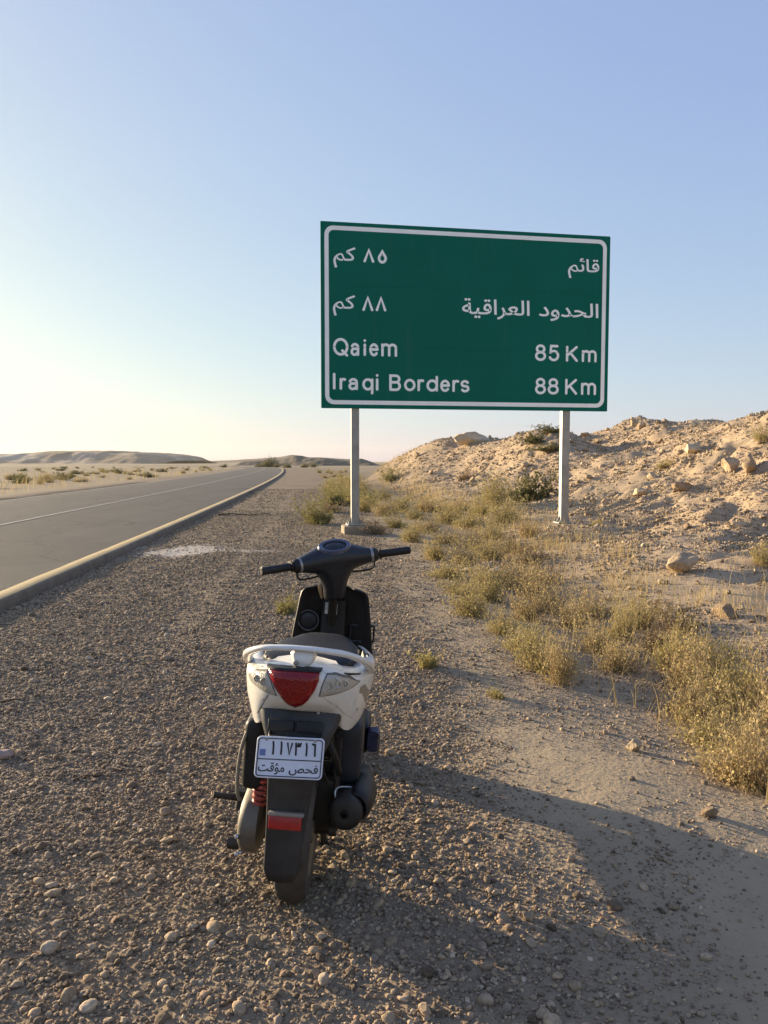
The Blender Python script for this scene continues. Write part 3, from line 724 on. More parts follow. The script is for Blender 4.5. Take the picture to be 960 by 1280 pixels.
def bush_meshes(seed, nst, h, r, nleaf, leaf, twig, lm, up=.55, tw=TW):
    """thin forked stems spreading from the root and small leaves along them"""
    rg = random.Random(seed); SV, SF, LV, LF = [], [], [], []
    def strip(P, w0):
        side = Vector((rg.gauss(0, 1), rg.gauss(0, 1), rg.gauss(0, .4))).normalized(); n0 = len(SV)
        for i, p in enumerate(P):
            w = w0 * (1 - .75 * i / (len(P) - 1)); SV.extend([p - side * w, p + side * w])
        for i in range(len(P) - 1): SF.append((n0 + 2 * i, n0 + 2 * i + 1, n0 + 2 * i + 3, n0 + 2 * i + 2))
    def leafat(p, d):
        a = (d + Vector((rg.gauss(0, 1), rg.gauss(0, 1), rg.gauss(0, .9)))).normalized(); s_ = a.cross(Vector((rg.gauss(0, 1), rg.gauss(0, 1), rg.gauss(0, 1)))).normalized()
        L = leaf * rg.uniform(.5, 1.3); W = L * rg.uniform(.16, .34); n0 = len(LV)
        LV.extend([p, p + a * L * .5 + s_ * W, p + a * L, p + a * L * .5 - s_ * W]); LF.append((n0, n0 + 1, n0 + 2, n0 + 3))
    lobes = [(rg.uniform(0, 6.28), rg.uniform(.65, 1.1)) for _ in range(5)]
    for _ in range(nst):
        az = rg.uniform(0, 6.28); el = math.acos(rg.uniform(0, 1)) * (1 - up * .35)
        lob = max(.35, min(1.15, sum(q * max(0, math.cos(az - a0)) ** 2 for a0, q in lobes) * .7))
        d = Vector((math.cos(az) * math.sin(el), math.sin(az) * math.sin(el), math.cos(el)))
        Lg = lob * rg.uniform(.55, 1.0); p = Vector((rg.gauss(0, .16) * r, rg.gauss(0, .16) * r, 0)); P = [p.copy()]
        for i in range(4):
            d = (d + Vector((rg.gauss(0, .16), rg.gauss(0, .16), .10 * up + rg.gauss(0, .10)))).normalized()
            p = p + Vector((d.x * r, d.y * r, max(d.z, .05) * h)) * (Lg / 4); P.append(p.copy())
        strip(P, twig)
        for i in range(1, 5):
            for _k in range(2):
                b0 = P[i].lerp(P[i - 1], rg.random()); dd = (d + Vector((rg.gauss(0, .7), rg.gauss(0, .7), rg.gauss(.25, .5)))).normalized()
                e = b0 + Vector((dd.x * r, dd.y * r, dd.z * h)) * rg.uniform(.10, .24); e.z = max(e.z, .01)
                strip([b0, b0.lerp(e, .5) + Vector((0, 0, .01)), e], twig * .6)
                for _q in range(nleaf): leafat(b0.lerp(e, rg.uniform(.15, 1)), dd)
    st = bpy.data.meshes.new('stems'); st.from_pydata([tuple(v) for v in SV], [], SF); st.materials.append(tw)
    lf = bpy.data.meshes.new('foliage'); lf.from_pydata([tuple(v) for v in LV], [], LF); lf.materials.append(lm)
    return st, lf
KIND = {
    'dry': [bush_meshes(10 + i, 130, .46, .46, 2, .022, .0026, L_DRY, 1.0) for i in range(4)],
    'mix': [bush_meshes(30 + i, 120, .44, .44, 3, .021, .0025, L_GRN, .8) for i in range(4)],
    'green': [bush_meshes(50 + i, 110, .42, .46, 6, .026, .0024, L_OLV, .5) for i in range(2)],
    'dark': [bush_meshes(70 + i, 70, .45, .5, 6, .045, .003, L_DRK, .3) for i in range(2)],
    'brown': [bush_meshes(90 + i, 80, .36, .46, 2, .028, .003, L_BRN, .5) for i in range(2)],
    'tuft': [bush_meshes(110 + i, 60, .40, .42, 4, .045, .004, L_GRN, .8) for i in range(2)],
}
rb = random.Random(77)
def bush(kind, p, sx, sz=None, label=None, group=None, cat='bush', name=None):
    st, lf = rb.choice(KIND[kind]); o = link(name or {'dry': 'dry_bush', 'mix': 'bush', 'green': 'bush', 'dark': 'bush', 'brown': 'dry_bush', 'tuft': 'grass_tuft'}[kind], st)
    sz = sz or sx
    o.location = (p[0], p[1], p[2] - .01); o.scale = (sx, sx, sz); o.rotation_euler = (0, 0, rb.uniform(0, 6.28))
    f = link('foliage', lf, o)
    return tag(o, label, cat, group)
# bushes that can be singled out
bush('green', gpt(398, 655), 1.45, 1.6, 'rounded green bush on the gravel just left of the near sign post')
bush('brown', gpt(412, 641), 1.4, 1.5, 'withered brown bush behind the rounded green bush left of the near sign post')
bush('green', gpt(357, 768), .42, .6, 'small bright green tuft on the gravel left of the leg shield', cat='tuft', name='grass_tuft')
bush('tuft', gpt(535, 834), .36, .38, 'small grey green tuft alone on the dusty track right of the scooter', cat='tuft')
bush('tuft', gpt(622, 872), .22, .2, 'tiny sparse sprout on the dusty track, below the right tuft', cat='tuft')
bush('dark', gpt(690, 541), 1.9, 1.2, 'dark green bush on the skyline just left of the far sign post')
bush('dark', gpt(668, 556), 2.0, 1.3, 'dark bush in the hollow below the skyline, left of the far sign post')
bush('dark', gpt(686, 568), 2.0, 1.2, 'lower dark bush in the hollow left of the far sign post')
bush('brown', gpt(582, 600), 1.7, 1.7, 'small brown bush halfway up the sunlit heap between the posts')
bush('green', gpt(489, 602), 2.2, 2.2, 'green bush on the left end of the spoil heap, right of the near sign post')
bush('mix', gpt(620, 634), 2.0, 2.6, 'tall golden green bush at the foot of the heap under the sign')
bush('dark', gpt(657, 626), 2.0, 2.6, 'tall dark bush beside the golden one at the foot of the heap')
bush('mix', gpt(632, 654), 1.7, 1.6, 'low yellow green bush in front of the golden and dark pair under the sign')
bush('mix', gpt(830, 586), 1.0, .9, 'small green bush alone in the middle of the rubble slope')
bush('mix', gpt(953, 556), 1.1, 1.3, 'green bush high on the slope at the right edge')
bush('mix', gpt(955, 706), .7, .8, 'green bush low on the slope at the right edge, past the lone boulder')
bush('mix', gpt(745, 658), .55, .5, 'faint pale tuft on the slope just right of the far post base', cat='tuft')
# the belt of dry growth along the foot of the slope
G1 = 'dry bushes in the belt along the foot of the slope'
belt_ = [(575, 742, 'mix'), (590, 770, 'mix'), (612, 752, 'mix'), (640, 760, 'dry'), (660, 775, 'dry'), (685, 765, 'dry'), (628, 792, 'mix'), (655, 812, 'mix'), (690, 800, 'brown'),
        (715, 785, 'dry'), (740, 775, 'dry'), (675, 838, 'mix'), (700, 855, 'dry'), (725, 838, 'dry'), (750, 815, 'dry'), (775, 800, 'mix'), (800, 785, 'mix'), (770, 840, 'dry'),
        (795, 835, 'dry'), (820, 815, 'brown'), (838, 838, 'mix'), (860, 865, 'dry'), (890, 850, 'mix'), (835, 878, 'mix'), (865, 905, 'dry'), (900, 890, 'mix'), (930, 870, 'mix'),
        (950, 900, 'mix'), (915, 925, 'dry'), (945, 950, 'dry'), (890, 935, 'mix'), (925, 975, 'dry'), (955, 990, 'dry'), (760, 882, 'dry'), (1000, 905, 'dry'), (975, 930, 'dry'), (985, 985, 'mix'), (1010, 950, 'dry'),
        (880, 800, 'brown'), (850, 790, 'brown')]
belt = [q for i, q in enumerate(belt_) if i % 5 != 3 and q[:2] not in ((945, 950), (985, 985), (915, 925), (1010, 950))]
BL = {(575, 742): 'greenish bush at the far tip of the dry belt, beside the broken slabs', (750, 815): 'straw coloured bush in the middle of the dry belt above its bare gap', (835, 878): 'yellow green bush at the edge of the dusty track, right of the bare gap',
      (955, 990): 'lowest straw bush of the belt, cut by the right edge of the view', (675, 838): 'near left bush of the dry belt where the dusty track bends', (880, 800): 'withered brown bush at the back of the belt below the second boulder', (930, 870): 'yellow green bush at the right edge in the thickest part of the belt'}
for px, py, kd in belt:
    bush(kd, gpt(px, py), rb.uniform(.55, .95), rb.uniform(.55, 1.05), BL.get((px, py), 'wispy yellow green bush in the thick belt between the dusty track and the slope'), G1)
G2 = 'low bushes near the sign posts'
for px, py, kd, sc in ((480, 625, 'mix', 1.3), (500, 640, 'mix', 1.2), (520, 650, 'mix', 1.2), (545, 640, 'dry', 1.3), (560, 655, 'mix', 1.2), (585, 660, 'mix', 1.2), (600, 645, 'mix', 1.3), (535, 665, 'dry', 1.1),
                       (560, 680, 'dry', 1.0), (590, 685, 'dry', 1.0), (615, 675, 'mix', 1.1), (640, 690, 'brown', .9), (610, 700, 'mix', .9), (665, 705, 'brown', .9), (545, 700, 'mix', .9), (560, 722, 'mix', .8), (495, 660, 'mix', 1.0),
                       (470, 668, 'brown', .9), (515, 678, 'mix', .9), (660, 672, 'dry', .9), (480, 645, 'dry', 1.2), (455, 640, 'mix', 1.2), (680, 730, 'brown', .8), (640, 735, 'dry', .9), (610, 735, 'dry', .9), (665, 745, 'dry', .8), (580, 705, 'dry', .9), (530, 640, 'dry', 1.2), (575, 640, 'dry', 1.3)):
    bush(kd, gpt(px, py), sc * rb.uniform(1.0, 1.45), sc * rb.uniform(.85, 1.3), 'low yellow green bush in the scrub between the near sign post and the spoil heap', G2)
G3 = 'bushes lining the track beyond the near post'
for i in range(40):
    py = rb.uniform(590, 636); px = np.interp(py, [590, 600, 636], [402, 415, 425]) + rb.uniform(-6, 34)
    p = gpt(px, py)
    bush(rb.choice(['mix', 'green', 'green', 'dry']), p, rb.uniform(1.2, 2.0), rb.uniform(1.1, 1.9), 'green bush in the line of scrub running away behind the near sign post', G3)
# scrub on the plain beyond the road
G4 = 'shrubs on the plain beyond the road'
for i in range(120):
    y = math.exp(rb.uniform(math.log(34), math.log(190))); x0 = float(xr(y)) - ROAD_W - 2.5
    x = x0 - abs(rb.gauss(0, 1)) * y * .22
    if x < -.58 * y: continue
    dist = (x0 - x) / y
    if y < 60 and dist < .05: continue
    bush(rb.choice(['dark', 'green', 'mix', 'dry']), (x, y, gh(x, y)), rb.uniform(.9, 2.4), rb.uniform(.7, 1.5), 'dusty green shrub scattered on the plain beyond the far side of the road', G4)
G5 = 'far shrubs at the end of the road'
for px, py, sc in ((331, 579, 5), (336, 578, 6), (322, 581, 3), (345, 580, 3), (380, 582, 3), (392, 583, 3), (360, 580, 3), (280, 584, 2.5)):
    y = rb.uniform(170, 200); q = atY(px, py, y)
    bush('dark', (q.x, q.y, gh(q.x, q.y)), sc, sc, 'dark shrub far away where the road bends out of sight', G5)
# dry grass between the bushes: nobody could count it
def grass():
    rg = np.random.RandomState(9); V = []; n = 26000
    Y = np.exp(rg.uniform(math.log(2.6), math.log(60), n)); s_ = rg.normal(.9, .75, n) + .012 * Y * rg.randn(n); X = toe(Y) + s_ + .2
    cl_ = fbm(X * 1.4, Y * 1.4, 3); k = (rg.rand(n) < np.clip(.3 + .9 * cl_, 0, 1)) & (s_ > -.35) & (s_ < 3.2)
    X, Y = X[k], Y[k]
    # thin straw on the plain too
    m_ = 3500; Y2 = np.exp(rg.uniform(math.log(24), math.log(150), m_)); X2 = xr(Y2) - ROAD_W - 1.8 - np.abs(rg.randn(m_)) * Y2 * .16
    k2 = (X2 > -.6 * Y2) & (rg.rand(m_) < np.clip(.4 + fbm(X2 * .12, Y2 * .12, 3), 0, 1))
    X = np.concatenate([X, X2[k2]]); Y = np.concatenate([Y, Y2[k2]]); far = np.concatenate([np.ones(k.sum()), np.full(k2.sum(), 1.5)])
    Z = ground_h(X, Y) - .01; n = len(X)
    h = rg.uniform(.07, .26, n) * far * np.clip(1 + Y / 70, 1, 1.6); wd = (.0016 + .00010 * Y) * far; az = rg.uniform(0, 6.28, n); ln = rg.normal(0, .35, (n, 2))
    b = np.stack([X, Y, Z], -1); t_ = b + np.stack([ln[:, 0] * h, ln[:, 1] * h, h], -1); mid = b * .5 + t_ * .5 + np.stack([-ln[:, 0] * h * .15, -ln[:, 1] * h * .15, h * .08], -1)
    sd = np.stack([np.cos(az) * wd, np.sin(az) * wd, 0 * wd], -1)
    V = np.stack([b - sd, b + sd, mid + sd * .8, mid - sd * .8, t_], 1).reshape(-1, 3)
    i = np.arange(n) * 5; F = [tuple(q) for q in np.stack([i, i + 1, i + 2, i + 3], -1).tolist()] + [tuple(q) for q in np.stack([i + 3, i + 2, i + 4], -1).tolist()]
    me = bpy.data.meshes.new('dry_grass'); me.from_pydata(V.tolist(), [], F); me.materials.append(L_DRY)
    o = link('dry_grass', me); o['kind'] = 'stuff'
grass()
# ---- sticks
M_STICK = plain('dead wood', (.075, .055, .04), .9, var=.4, scale=20, bmp=.4)
def stick(pts, r, label):
    P = []
    for i, (px, py) in enumerate(pts):
        x, y, z = gpt(px, py); P.append((x, y, z + r * 1.3 + (.012 if i % 2 else 0)))
    o = MB().tube(P, [r * (1 - .5 * i / (len(P) - 1)) for i in range(len(P))], 6).build('stick', M_STICK)
    tag(o, label, 'stick')
stick([(272, 645), (290, 644), (312, 645.5), (337, 643.5)], .022, 'long dark stick lying across the shoulder between the kerb and the green bush')
stick([(303, 618), (315, 616.8), (330, 617.4)], .022, 'short dark stick far off on the shoulder near the kerb')
stick([(2, 880), (14, 879), (28, 875)], .007, 'dark stick on the gravel at the left edge of the view')
stick([(92, 977), (106, 975), (120, 972)], .004, 'thin twig on the gravel left of the scooter')
stick([(140, 962), (152, 969), (176, 967)], .004, 'bent twig on the gravel, the nearer of two to the scooter')
#@@PART4
# ------------------------------------------------------------------ scooter
SC_LOC = Vector((-.298, 2.455, -.004)); LEAN, HEAD = R(4.6), R(-.6)
sc = empty('scooter', SC_LOC, (0, LEAN, HEAD))
tag(sc, 'white and black motor scooter leaning on the gravel shoulder, seen from behind', 'scooter')
MS = Matrix.Translation(SC_LOC) @ Matrix.Rotation(HEAD, 4, 'Z') @ Matrix.Rotation(LEAN, 4, 'Y'); MI = MS.inverted()
def loc(px, py, y):
    """scooter coordinates of the pixel on the cross plane y"""
    o = MI @ CP; d = MI.to_3x3() @ ray(px, py); return o + d * ((y - o.y) / d.y)

def white_paint():
    m, t, b = newmat('white scooter paint')
    P = N(t, 'ShaderNodeTexCoord').outputs['Object']
    n1 = noise(t, 9, 5, .65, P); n2 = noise(t, 70, 4, .7, P)
    c = mixc(t, n1, (.60, .58, .53), (.74, .73, .69))
    sp = ramp(t, mathn(t, 'ADD', mathn(t, 'MULTIPLY', n1, .55), mathn(t, 'MULTIPLY', n2, .45)), [(.53, (0, 0, 0)), (.70, (.75, .75, .75))])
    c = mixc(t, sp, c, (.33, .27, .19)); t.links.new(c, b.inputs['Base Color'])
    r = mathn(t, 'MULTIPLY_ADD', sp, .4, .30); t.links.new(r, b.inputs['Roughness'])
    b.inputs['Coat Weight'].default_value = .35; b.inputs['Coat Roughness'].default_value = .15
    bump(t, b, n2, .04, .002); return m
W = white_paint()
BLK = plain('black plastic', (.014, .014, .015), .5, var=.3, scale=14, bmp=.08, dust=.02, spec=.28)
GRY = plain('charcoal headset plastic', (.015, .017, .023), .36, var=.25, scale=10, bmp=.05, dust=.015, spec=.4)
FEN = plain('worn grey fender plastic', (.024, .027, .031), .5, var=.45, scale=10, bmp=.12, dust=.09, spec=.32)
RUB = plain('tyre rubber', (.022, .021, .020), .85, var=.4, scale=18, bmp=.3, dust=.22)
ALU = plain('dusty cast aluminium', (.105, .095, .075), .6, metal=.35, var=.3, scale=14, bmp=.15, dust=.4)
STL = plain('bare steel', (.40, .39, .37), .35, metal=.9, var=.2, scale=20)
EXH = plain('matt black exhaust steel', (.014, .014, .014), .55, metal=.2, var=.4, scale=16, bmp=.15, dust=.12, spec=.3)
SEATM = plain('seat vinyl', (.010, .012, .020), .55, var=.25, scale=30, bmp=.12, dust=.0, spec=.15)
SPR = plain('red spring paint', (.42, .055, .035), .45, var=.25, scale=30, dust=.1)
BLU = plain('dark blue paint', (.018, .024, .070), .30, var=.3, scale=14, coat=.4, dust=.08)
SIL = plain('silver edge', (.26, .26, .26), .35, metal=.6, var=.15, scale=20)
REFL = plain('red reflector', (.32, .010, .010), .35, var=.3, scale=60, coat=.1)
STK = plain('grey sticker', (.60, .58, .53), .6, var=.45, scale=60)
PLW = plain('plate white', (.60, .63, .72), .45, var=.08, scale=10)
PLB = plain('plate black print', (.012, .012, .016), .55, var=.2)
PLBL = plain('plate blue square', (.13, .17, .38), .5, var=.3, scale=200)
TAN = plain('tan key strap', (.35, .20, .09), .7, var=.3, scale=40)
def lens(name, c0, c1, rough, scale, tr=.0):
    m, t, b = newmat(name)
    P = N(t, 'ShaderNodeTexCoord').outputs['Object']
    v = N(t, 'ShaderNodeTexVoronoi', Scale=scale); t.links.new(P, v.inputs['Vector'])
    n = noise(t, 18, 4, .6, P)
    c = mixc(t, n, c0, c1); t.links.new(c, b.inputs['Base Color'])
    b.inputs['Roughness'].default_value = rough; b.inputs['Coat Weight'].default_value = .25; b.inputs['Specular IOR Level'].default_value = .35; b.inputs['Coat Roughness'].default_value = .06
    b.inputs['Transmission Weight'].default_value = tr
    bump(t, b, v.outputs['Distance'], .5, .003); return m
RED = lens('red lens', (.13, .002, .004), (.27, .006, .008), .22, 130)
REDD = lens('red inner optic', (.10, .003, .004), (.55, .03, .03), .2, 220)
CLR = lens('clear lens', (.42, .39, .33), (.60, .57, .50), .12, 160, .25)
BULB = plain('bulb reflector', (.62, .60, .55), .22, metal=.75, var=.3, scale=60)

# ---- tail
NE, YC, DEP = 2.5, .10, .425
def wz(z): return float(np.interp(z, [.50, .58, .63, .70, .76, .82, .87], [.150, .170, .186, .202, .206, .194, .165]))
def yoff(z, x=0): return .32 * max(0, .78 - z) + .8 * max(0, .742 - z) * (1 - float(sstep(.06, .14, abs(x)))) + .6 * max(0, z - .82)
def ys(x, z):
    u = min(abs(x) / wz(z), .999); return YC - DEP * (1 - u ** NE) ** (1 / NE) + yoff(z, x)
def onsurf(px, py, off=0.0):
    y = -.28
    for _ in range(14):
        p = loc(px, py, y); y = .5 * y + .5 * ys(p.x, p.z)
    return Vector((p.x, ys(p.x, p.z) - off, p.z))
def ztop(x): return .836 - .070 * (abs(x) / .200) ** 2.0
def zbot(x): return .706 - .088 * float(sstep(.05, .172, abs(x)))
cols = []
for k in range(-14, 1): cols.append(('f', -1, .55 - (.55 - YC) * (k + 14) / 14))
for k in range(1, 40): cols.append(('r', -math.pi / 2 + math.pi * k / 40, 0))
for k in range(0, 15): cols.append(('f', 1, YC + (.55 - YC) * k / 14))
rows = []
NV = 10
for iv in range(-2, NV + 4):
    row = []
    for kind, a, y in cols:
        if kind == 'r':
            sx = math.sin(a); x0 = math.copysign(abs(sx) ** (2 / NE), a) * .200; zt, zb = ztop(x0), zbot(x0)
        else:
            f = (y - YC) / .45; x0 = a * .200; zt = ztop(x0) - .07 * f; zb = zbot(x0) - .02 * f - .10 * f ** 2
        v = min(max(iv / NV, 0), 1); z = zb + (zt - zb) * v
        if kind == 'r':
            w_ = wz(z); x = math.copysign(abs(math.sin(a)) ** (2 / NE), a) * w_; yy = YC - DEP * abs(math.cos(a)) ** (2 / NE) + yoff(z, x)
        else:
            w_ = wz(z); x = a * w_ * (1 - .22 * max(0, (y - YC) / .45) ** 1.6); yy = y + yoff(z, .2) * (1 - (y - YC) / .45)
        if iv > NV:
            q = (0, .015, .05, .13)[iv - NV]; zz = (0, .007, .012, .014)[iv - NV]
            x *= 1 - q * 1.1; yy += q * 1.0 * (1 if kind == 'r' else .0); z += zz
        if iv < 0:
            q = (.05, .02)[iv + 2]; x *= 1 - q; yy += q * .4; z -= .003 * iv * -1
        row.append((x, yy, z))
    rows.append(row)
tail = MB().loft(rows, False, False).build('tail_fairing', W, sc, 45); solid(tail, .004, -1)
def patch(polys, off, thick, name, m, parent, step=.006, dome=0.0, smooth=40):
    """a plate cut to a rear-view outline (pixels) that lies on the tail surface"""
    ps_ = [onsurf(*q) for q in polys]; P2 = [(p.x, p.z) for p in ps_]
    B = []
    for i in range(len(P2)):
        a_, b_ = Vector(P2[i]), Vector(P2[(i + 1) % len(P2)]); n = max(1, int((b_ - a_).length / step))
        B += [a_.lerp(b_, k / n) for k in range(n)]
    nb = len(B); pts = list(B)
    x0, x1 = min(p.x for p in B), max(p.x for p in B); z0, z1 = min(p.y for p in B), max(p.y for p in B)
    def dist(p):
        dmin = 9
        for i in range(nb):
            a_, b_ = B[i], B[(i + 1) % nb]; e = b_ - a_; t = max(0, min(1, (p - a_).dot(e) / max(e.dot(e), 1e-12))); dmin = min(dmin, (p - a_ - e * t).length)
        return dmin
    def inside(p):
        c = False
        for i in range(nb):
            a_, b_ = B[i], B[i - 1]
            if (a_.y > p.y) != (b_.y > p.y) and p.x < (b_.x - a_.x) * (p.y - a_.y) / (b_.y - a_.y) + a_.x: c = not c
        return c
    z = z0
    while z < z1:
        x = x0
        while x < x1:
            p = Vector((x, z))
            if inside(p) and dist(p) > step * .45: pts.append(p)
            x += step
        z += step
    vv, ee, ff, *_ = geometry.delaunay_2d_cdt(pts, [(i, (i + 1) % nb) for i in range(nb)], [], 1, 1e-6)
    dm = [min(1, dist(v) / .016) for v in vv]
    top = [(v.x, ys(v.x, v.y) - off - dome * math.sin(d * math.pi / 2), v.y) for v, d in zip(vv, dm)]
    bot = [(p[0], p[1] + thick, p[2]) for p in top]
    mb = MB(); n = len(vv); cnt = {}
    for f in ff:
        for i in range(len(f)):
            e = (f[i], f[(i + 1) % len(f)]); cnt[tuple(sorted(e))] = cnt.get(tuple(sorted(e)), 0) + 1
    F = [tuple(f) for f in ff]
    for f in ff:
        for i in range(len(f)):
            a_, b_ = f[i], f[(i + 1) % len(f)]
            if cnt[tuple(sorted((a_, b_)))] == 1: F.append((a_, b_, b_ + n, a_ + n))
    mb.add(top + bot, F); return mb.build(name, m, parent, smooth)
tl = patch([(336, 834), (352, 836), (368, 837), (384, 838), (400, 839), (398.5, 851), (393, 864), (385, 875), (377, 881.5), (369, 884), (361, 880.5), (353, 873), (345, 861), (339, 848)], .006, .03, 'tail_light', RED, sc, dome=.010)
patch([(349, 855), (358, 856), (358, 869), (354, 868), (350, 862)], .0145, .012, 'optic', REDD, tl, .004)
patch([(380, 857), (391, 858), (388, 866), (381, 871)], .0145, .012, 'optic', REDD, tl, .004)
patch([(334, 831), (352, 833.3), (368, 834.2), (384, 835.3), (403, 836.5), (401, 839.5), (384, 838.6), (368, 837.6), (352, 836.6), (336, 834.6)], .010, .03, 'lens_hood', BLK, tl, .004)
for poly, bulbs in (([(311, 842), (320, 838.5), (333.5, 838.5), (338, 850), (345, 868.5), (333, 864.5), (322, 858), (313.5, 850)], [(322, 847, .010), (330.5, 851, .012)]),
                    ([(409.5, 843), (420, 843.5), (436, 847), (449, 851.5), (440, 859), (426, 865), (412, 868.5), (400, 869.5), (403.5, 857)], [(411, 857, .012), (421, 853, .014), (431, 853, .010)])):
    ind = patch(poly, .004, .02, 'indicator', CLR, sc, .005, dome=.004)
    cx = sum(p[0] for p in poly) / len(poly); cy = sum(p[1] for p in poly) / len(poly)
    rim = [(cx + (p[0] - cx) * 1.07, cy + (p[1] - cy) * 1.09) for p in poly]
    patch(rim, .0018, .02, 'bezel', plain('indicator gasket', (.10, .09, .075), .6), ind, .006)
    for bx, by, br in bulbs:
        p = onsurf(bx, by, .0085)
        MB().lathe([(br, .004), (br, 0), (br * .92, -.003), (br * .6, .002), (br * .25, .003), (br * .2, -.004), (.001, -.006)], p, 'Y', 16).build('bulb', BULB, ind)
# worn spot where the film is peeling off
patch([(451, 858), (457, 855), (460, 861), (466, 862), (464, 868), (459, 870), (460, 875), (455, 873), (453, 867), (449, 866)], .0012, .004, 'peeling_patch', plain('peeled paint', (.30, .235, .16), .8, var=.5, scale=90), sc, .005)
for (xa, ya), (xb, yb), (xc, yc_) in (((335, 868), (328, 880), (321, 891)), ((404, 872), (420, 882), (440, 897))):
    patch([(xa, ya), (xb, yb), (xc, yc_), (xc + .9, yc_ + .5), (xb + .9, yb + .5), (xa + .9, ya + .5)], .0008, .003, 'panel_gap', BLK, tail, .008)
for px, py in ((352, 889), (398, 891), (330, 874), (446, 886)):
    MB().lathe([(.0045, .003), (.0045, -.0015), (.003, -.0022), (.0012, -.0012), (.001, -.001)], onsurf(px, py, .001), 'Y', 12).build('screw', STL, tail)
# lower edge trim crease, then the grab rail
def sym(pts): return [(-x, y, z) for x, y, z in pts[::-1]] + [(x, y, z) for x, y, z in pts if x > 1e-6]
def smoothpath(P, n=6):
    P = [Vector(p) for p in P]; out = []
    for i in range(len(P) - 1):
        p0, p1, p2, p3 = P[max(i - 1, 0)], P[i], P[i + 1], P[min(i + 2, len(P) - 1)]
        for k in range(n):
            t = k / n; out.append(.5 * ((2 * p1) + (p2 - p0) * t + (2 * p0 - 5 * p1 + 4 * p2 - p3) * t * t + (3 * p1 - p0 - 3 * p2 + p3) * t ** 3))
    return out + [P[-1]]
path = smoothpath(sym([(0, -.285, .893), (.06, -.278, .889), (.12, -.252, .877), (.165, -.198, .850), (.188, -.12, .815), (.192, -.045, .780)]))
rail = MB(); n = len(path); rings = []
for i, p in enumerate(path):
    t = (path[min(i + 1, n - 1)] - path[max(i - 1, 0)]).normalized(); up = Vector((0, 0, 1)); s_ = t.cross(up).normalized(); up = s_.cross(t)
    hw = .015; hh = .0065 + .006 * abs(i / (n - 1) - .5) * 2
    rings.append([p + s_ * (hw * math.copysign(abs(math.cos(a)) ** .7, math.cos(a))) + up * (hh * math.copysign(abs(math.sin(a)) ** .7, math.sin(a))) for a in [2 * math.pi * k / 14 for k in range(14)]])
rail.loft(rings).build('grab_rail', W, sc, 50)
m = MB()
m.loft([[(-.056, -.288, .888), (.056, -.288, .888), (.052, -.262, .889), (-.052, -.262, .889)], [(-.038, -.298, .866), (.038, -.298, .866), (.034, -.262, .866), (-.034, -.262, .866)],
        [(-.030, -.304, .838), (.030, -.304, .838), (.030, -.262, .836), (-.030, -.262, .836)]])
subsurf(m.build('rail_bracket', W, sc, 40), 1)
MB().lathe([(.001, -.004), (.007, -.003), (.008, 0)], loc(370, 829, -.307), 'Y', 14).build('lock', SIL, sc)
# deck between rail and seat, closes the tail on top
rows = []
for y, hw, z in ((-.29, .09, .840), (-.25, .135, .834), (-.18, .165, .818), (-.08, .172, .80), (.1, .155, .765), (.4, .13, .71)):
    rows.append([(x * hw, y + .02 * x * x, z - .02 * x * x) for x in np.linspace(-1, 1, 11)])
solid(MB().loft(rows, False, False).build('deck', BLK, sc), .006)
# seat
rings = []
for y, hw, zt_, zb_ in ((-.205, .060, .824, .808), (-.185, .105, .832, .800), (-.12, .140, .833, .795), (0, .152, .820, .775), (.14, .150, .795, .750), (.27, .142, .785, .74), (.40, .125, .762, .72), (.52, .100, .750, .71), (.60, .075, .738, .705), (.635, .04, .725, .708)):
    rings.append([(hw * math.copysign(abs(math.cos(a)) ** .55, math.cos(a)), y, (zt_ + zb_) / 2 + (zt_ - zb_) / 2 * math.copysign(abs(math.sin(a)) ** .6, math.sin(a))) for a in [2 * math.pi * k / 28 for k in range(28)]])
seat = MB().loft(rings).build('seat', SEATM, sc, 60)
for s_ in (-1, 1):
    P = [(s_ * (hw * .985), y, z) for y, hw, z in ((-.15, .125, .822), (0, .150, .812), (.14, .150, .792), (.27, .142, .762), (.40, .125, .741), (.52, .100, .73))]
    MB().tube(smoothpath(P), .0035, 6).build('piping', BLK, seat)
# ---- body below the seat
rings = []
for y, hw, zt_, zb_ in ((-.10, .10, .76, .60), (.05, .13, .75, .52), (.25, .13, .73, .42), (.45, .12, .71, .34), (.58, .09, .68, .30), (.64, .06, .6, .30)):
    rings.append([(hw * math.copysign(abs(math.cos(a)) ** .5, math.cos(a)), y, (zt_ + zb_) / 2 + (zt_ - zb_) / 2 * math.copysign(abs(math.sin(a)) ** .5, math.sin(a))) for a in [2 * math.pi * k / 24 for k in range(24)]])
MB().loft(rings).build('inner_body', BLK, sc, 50)
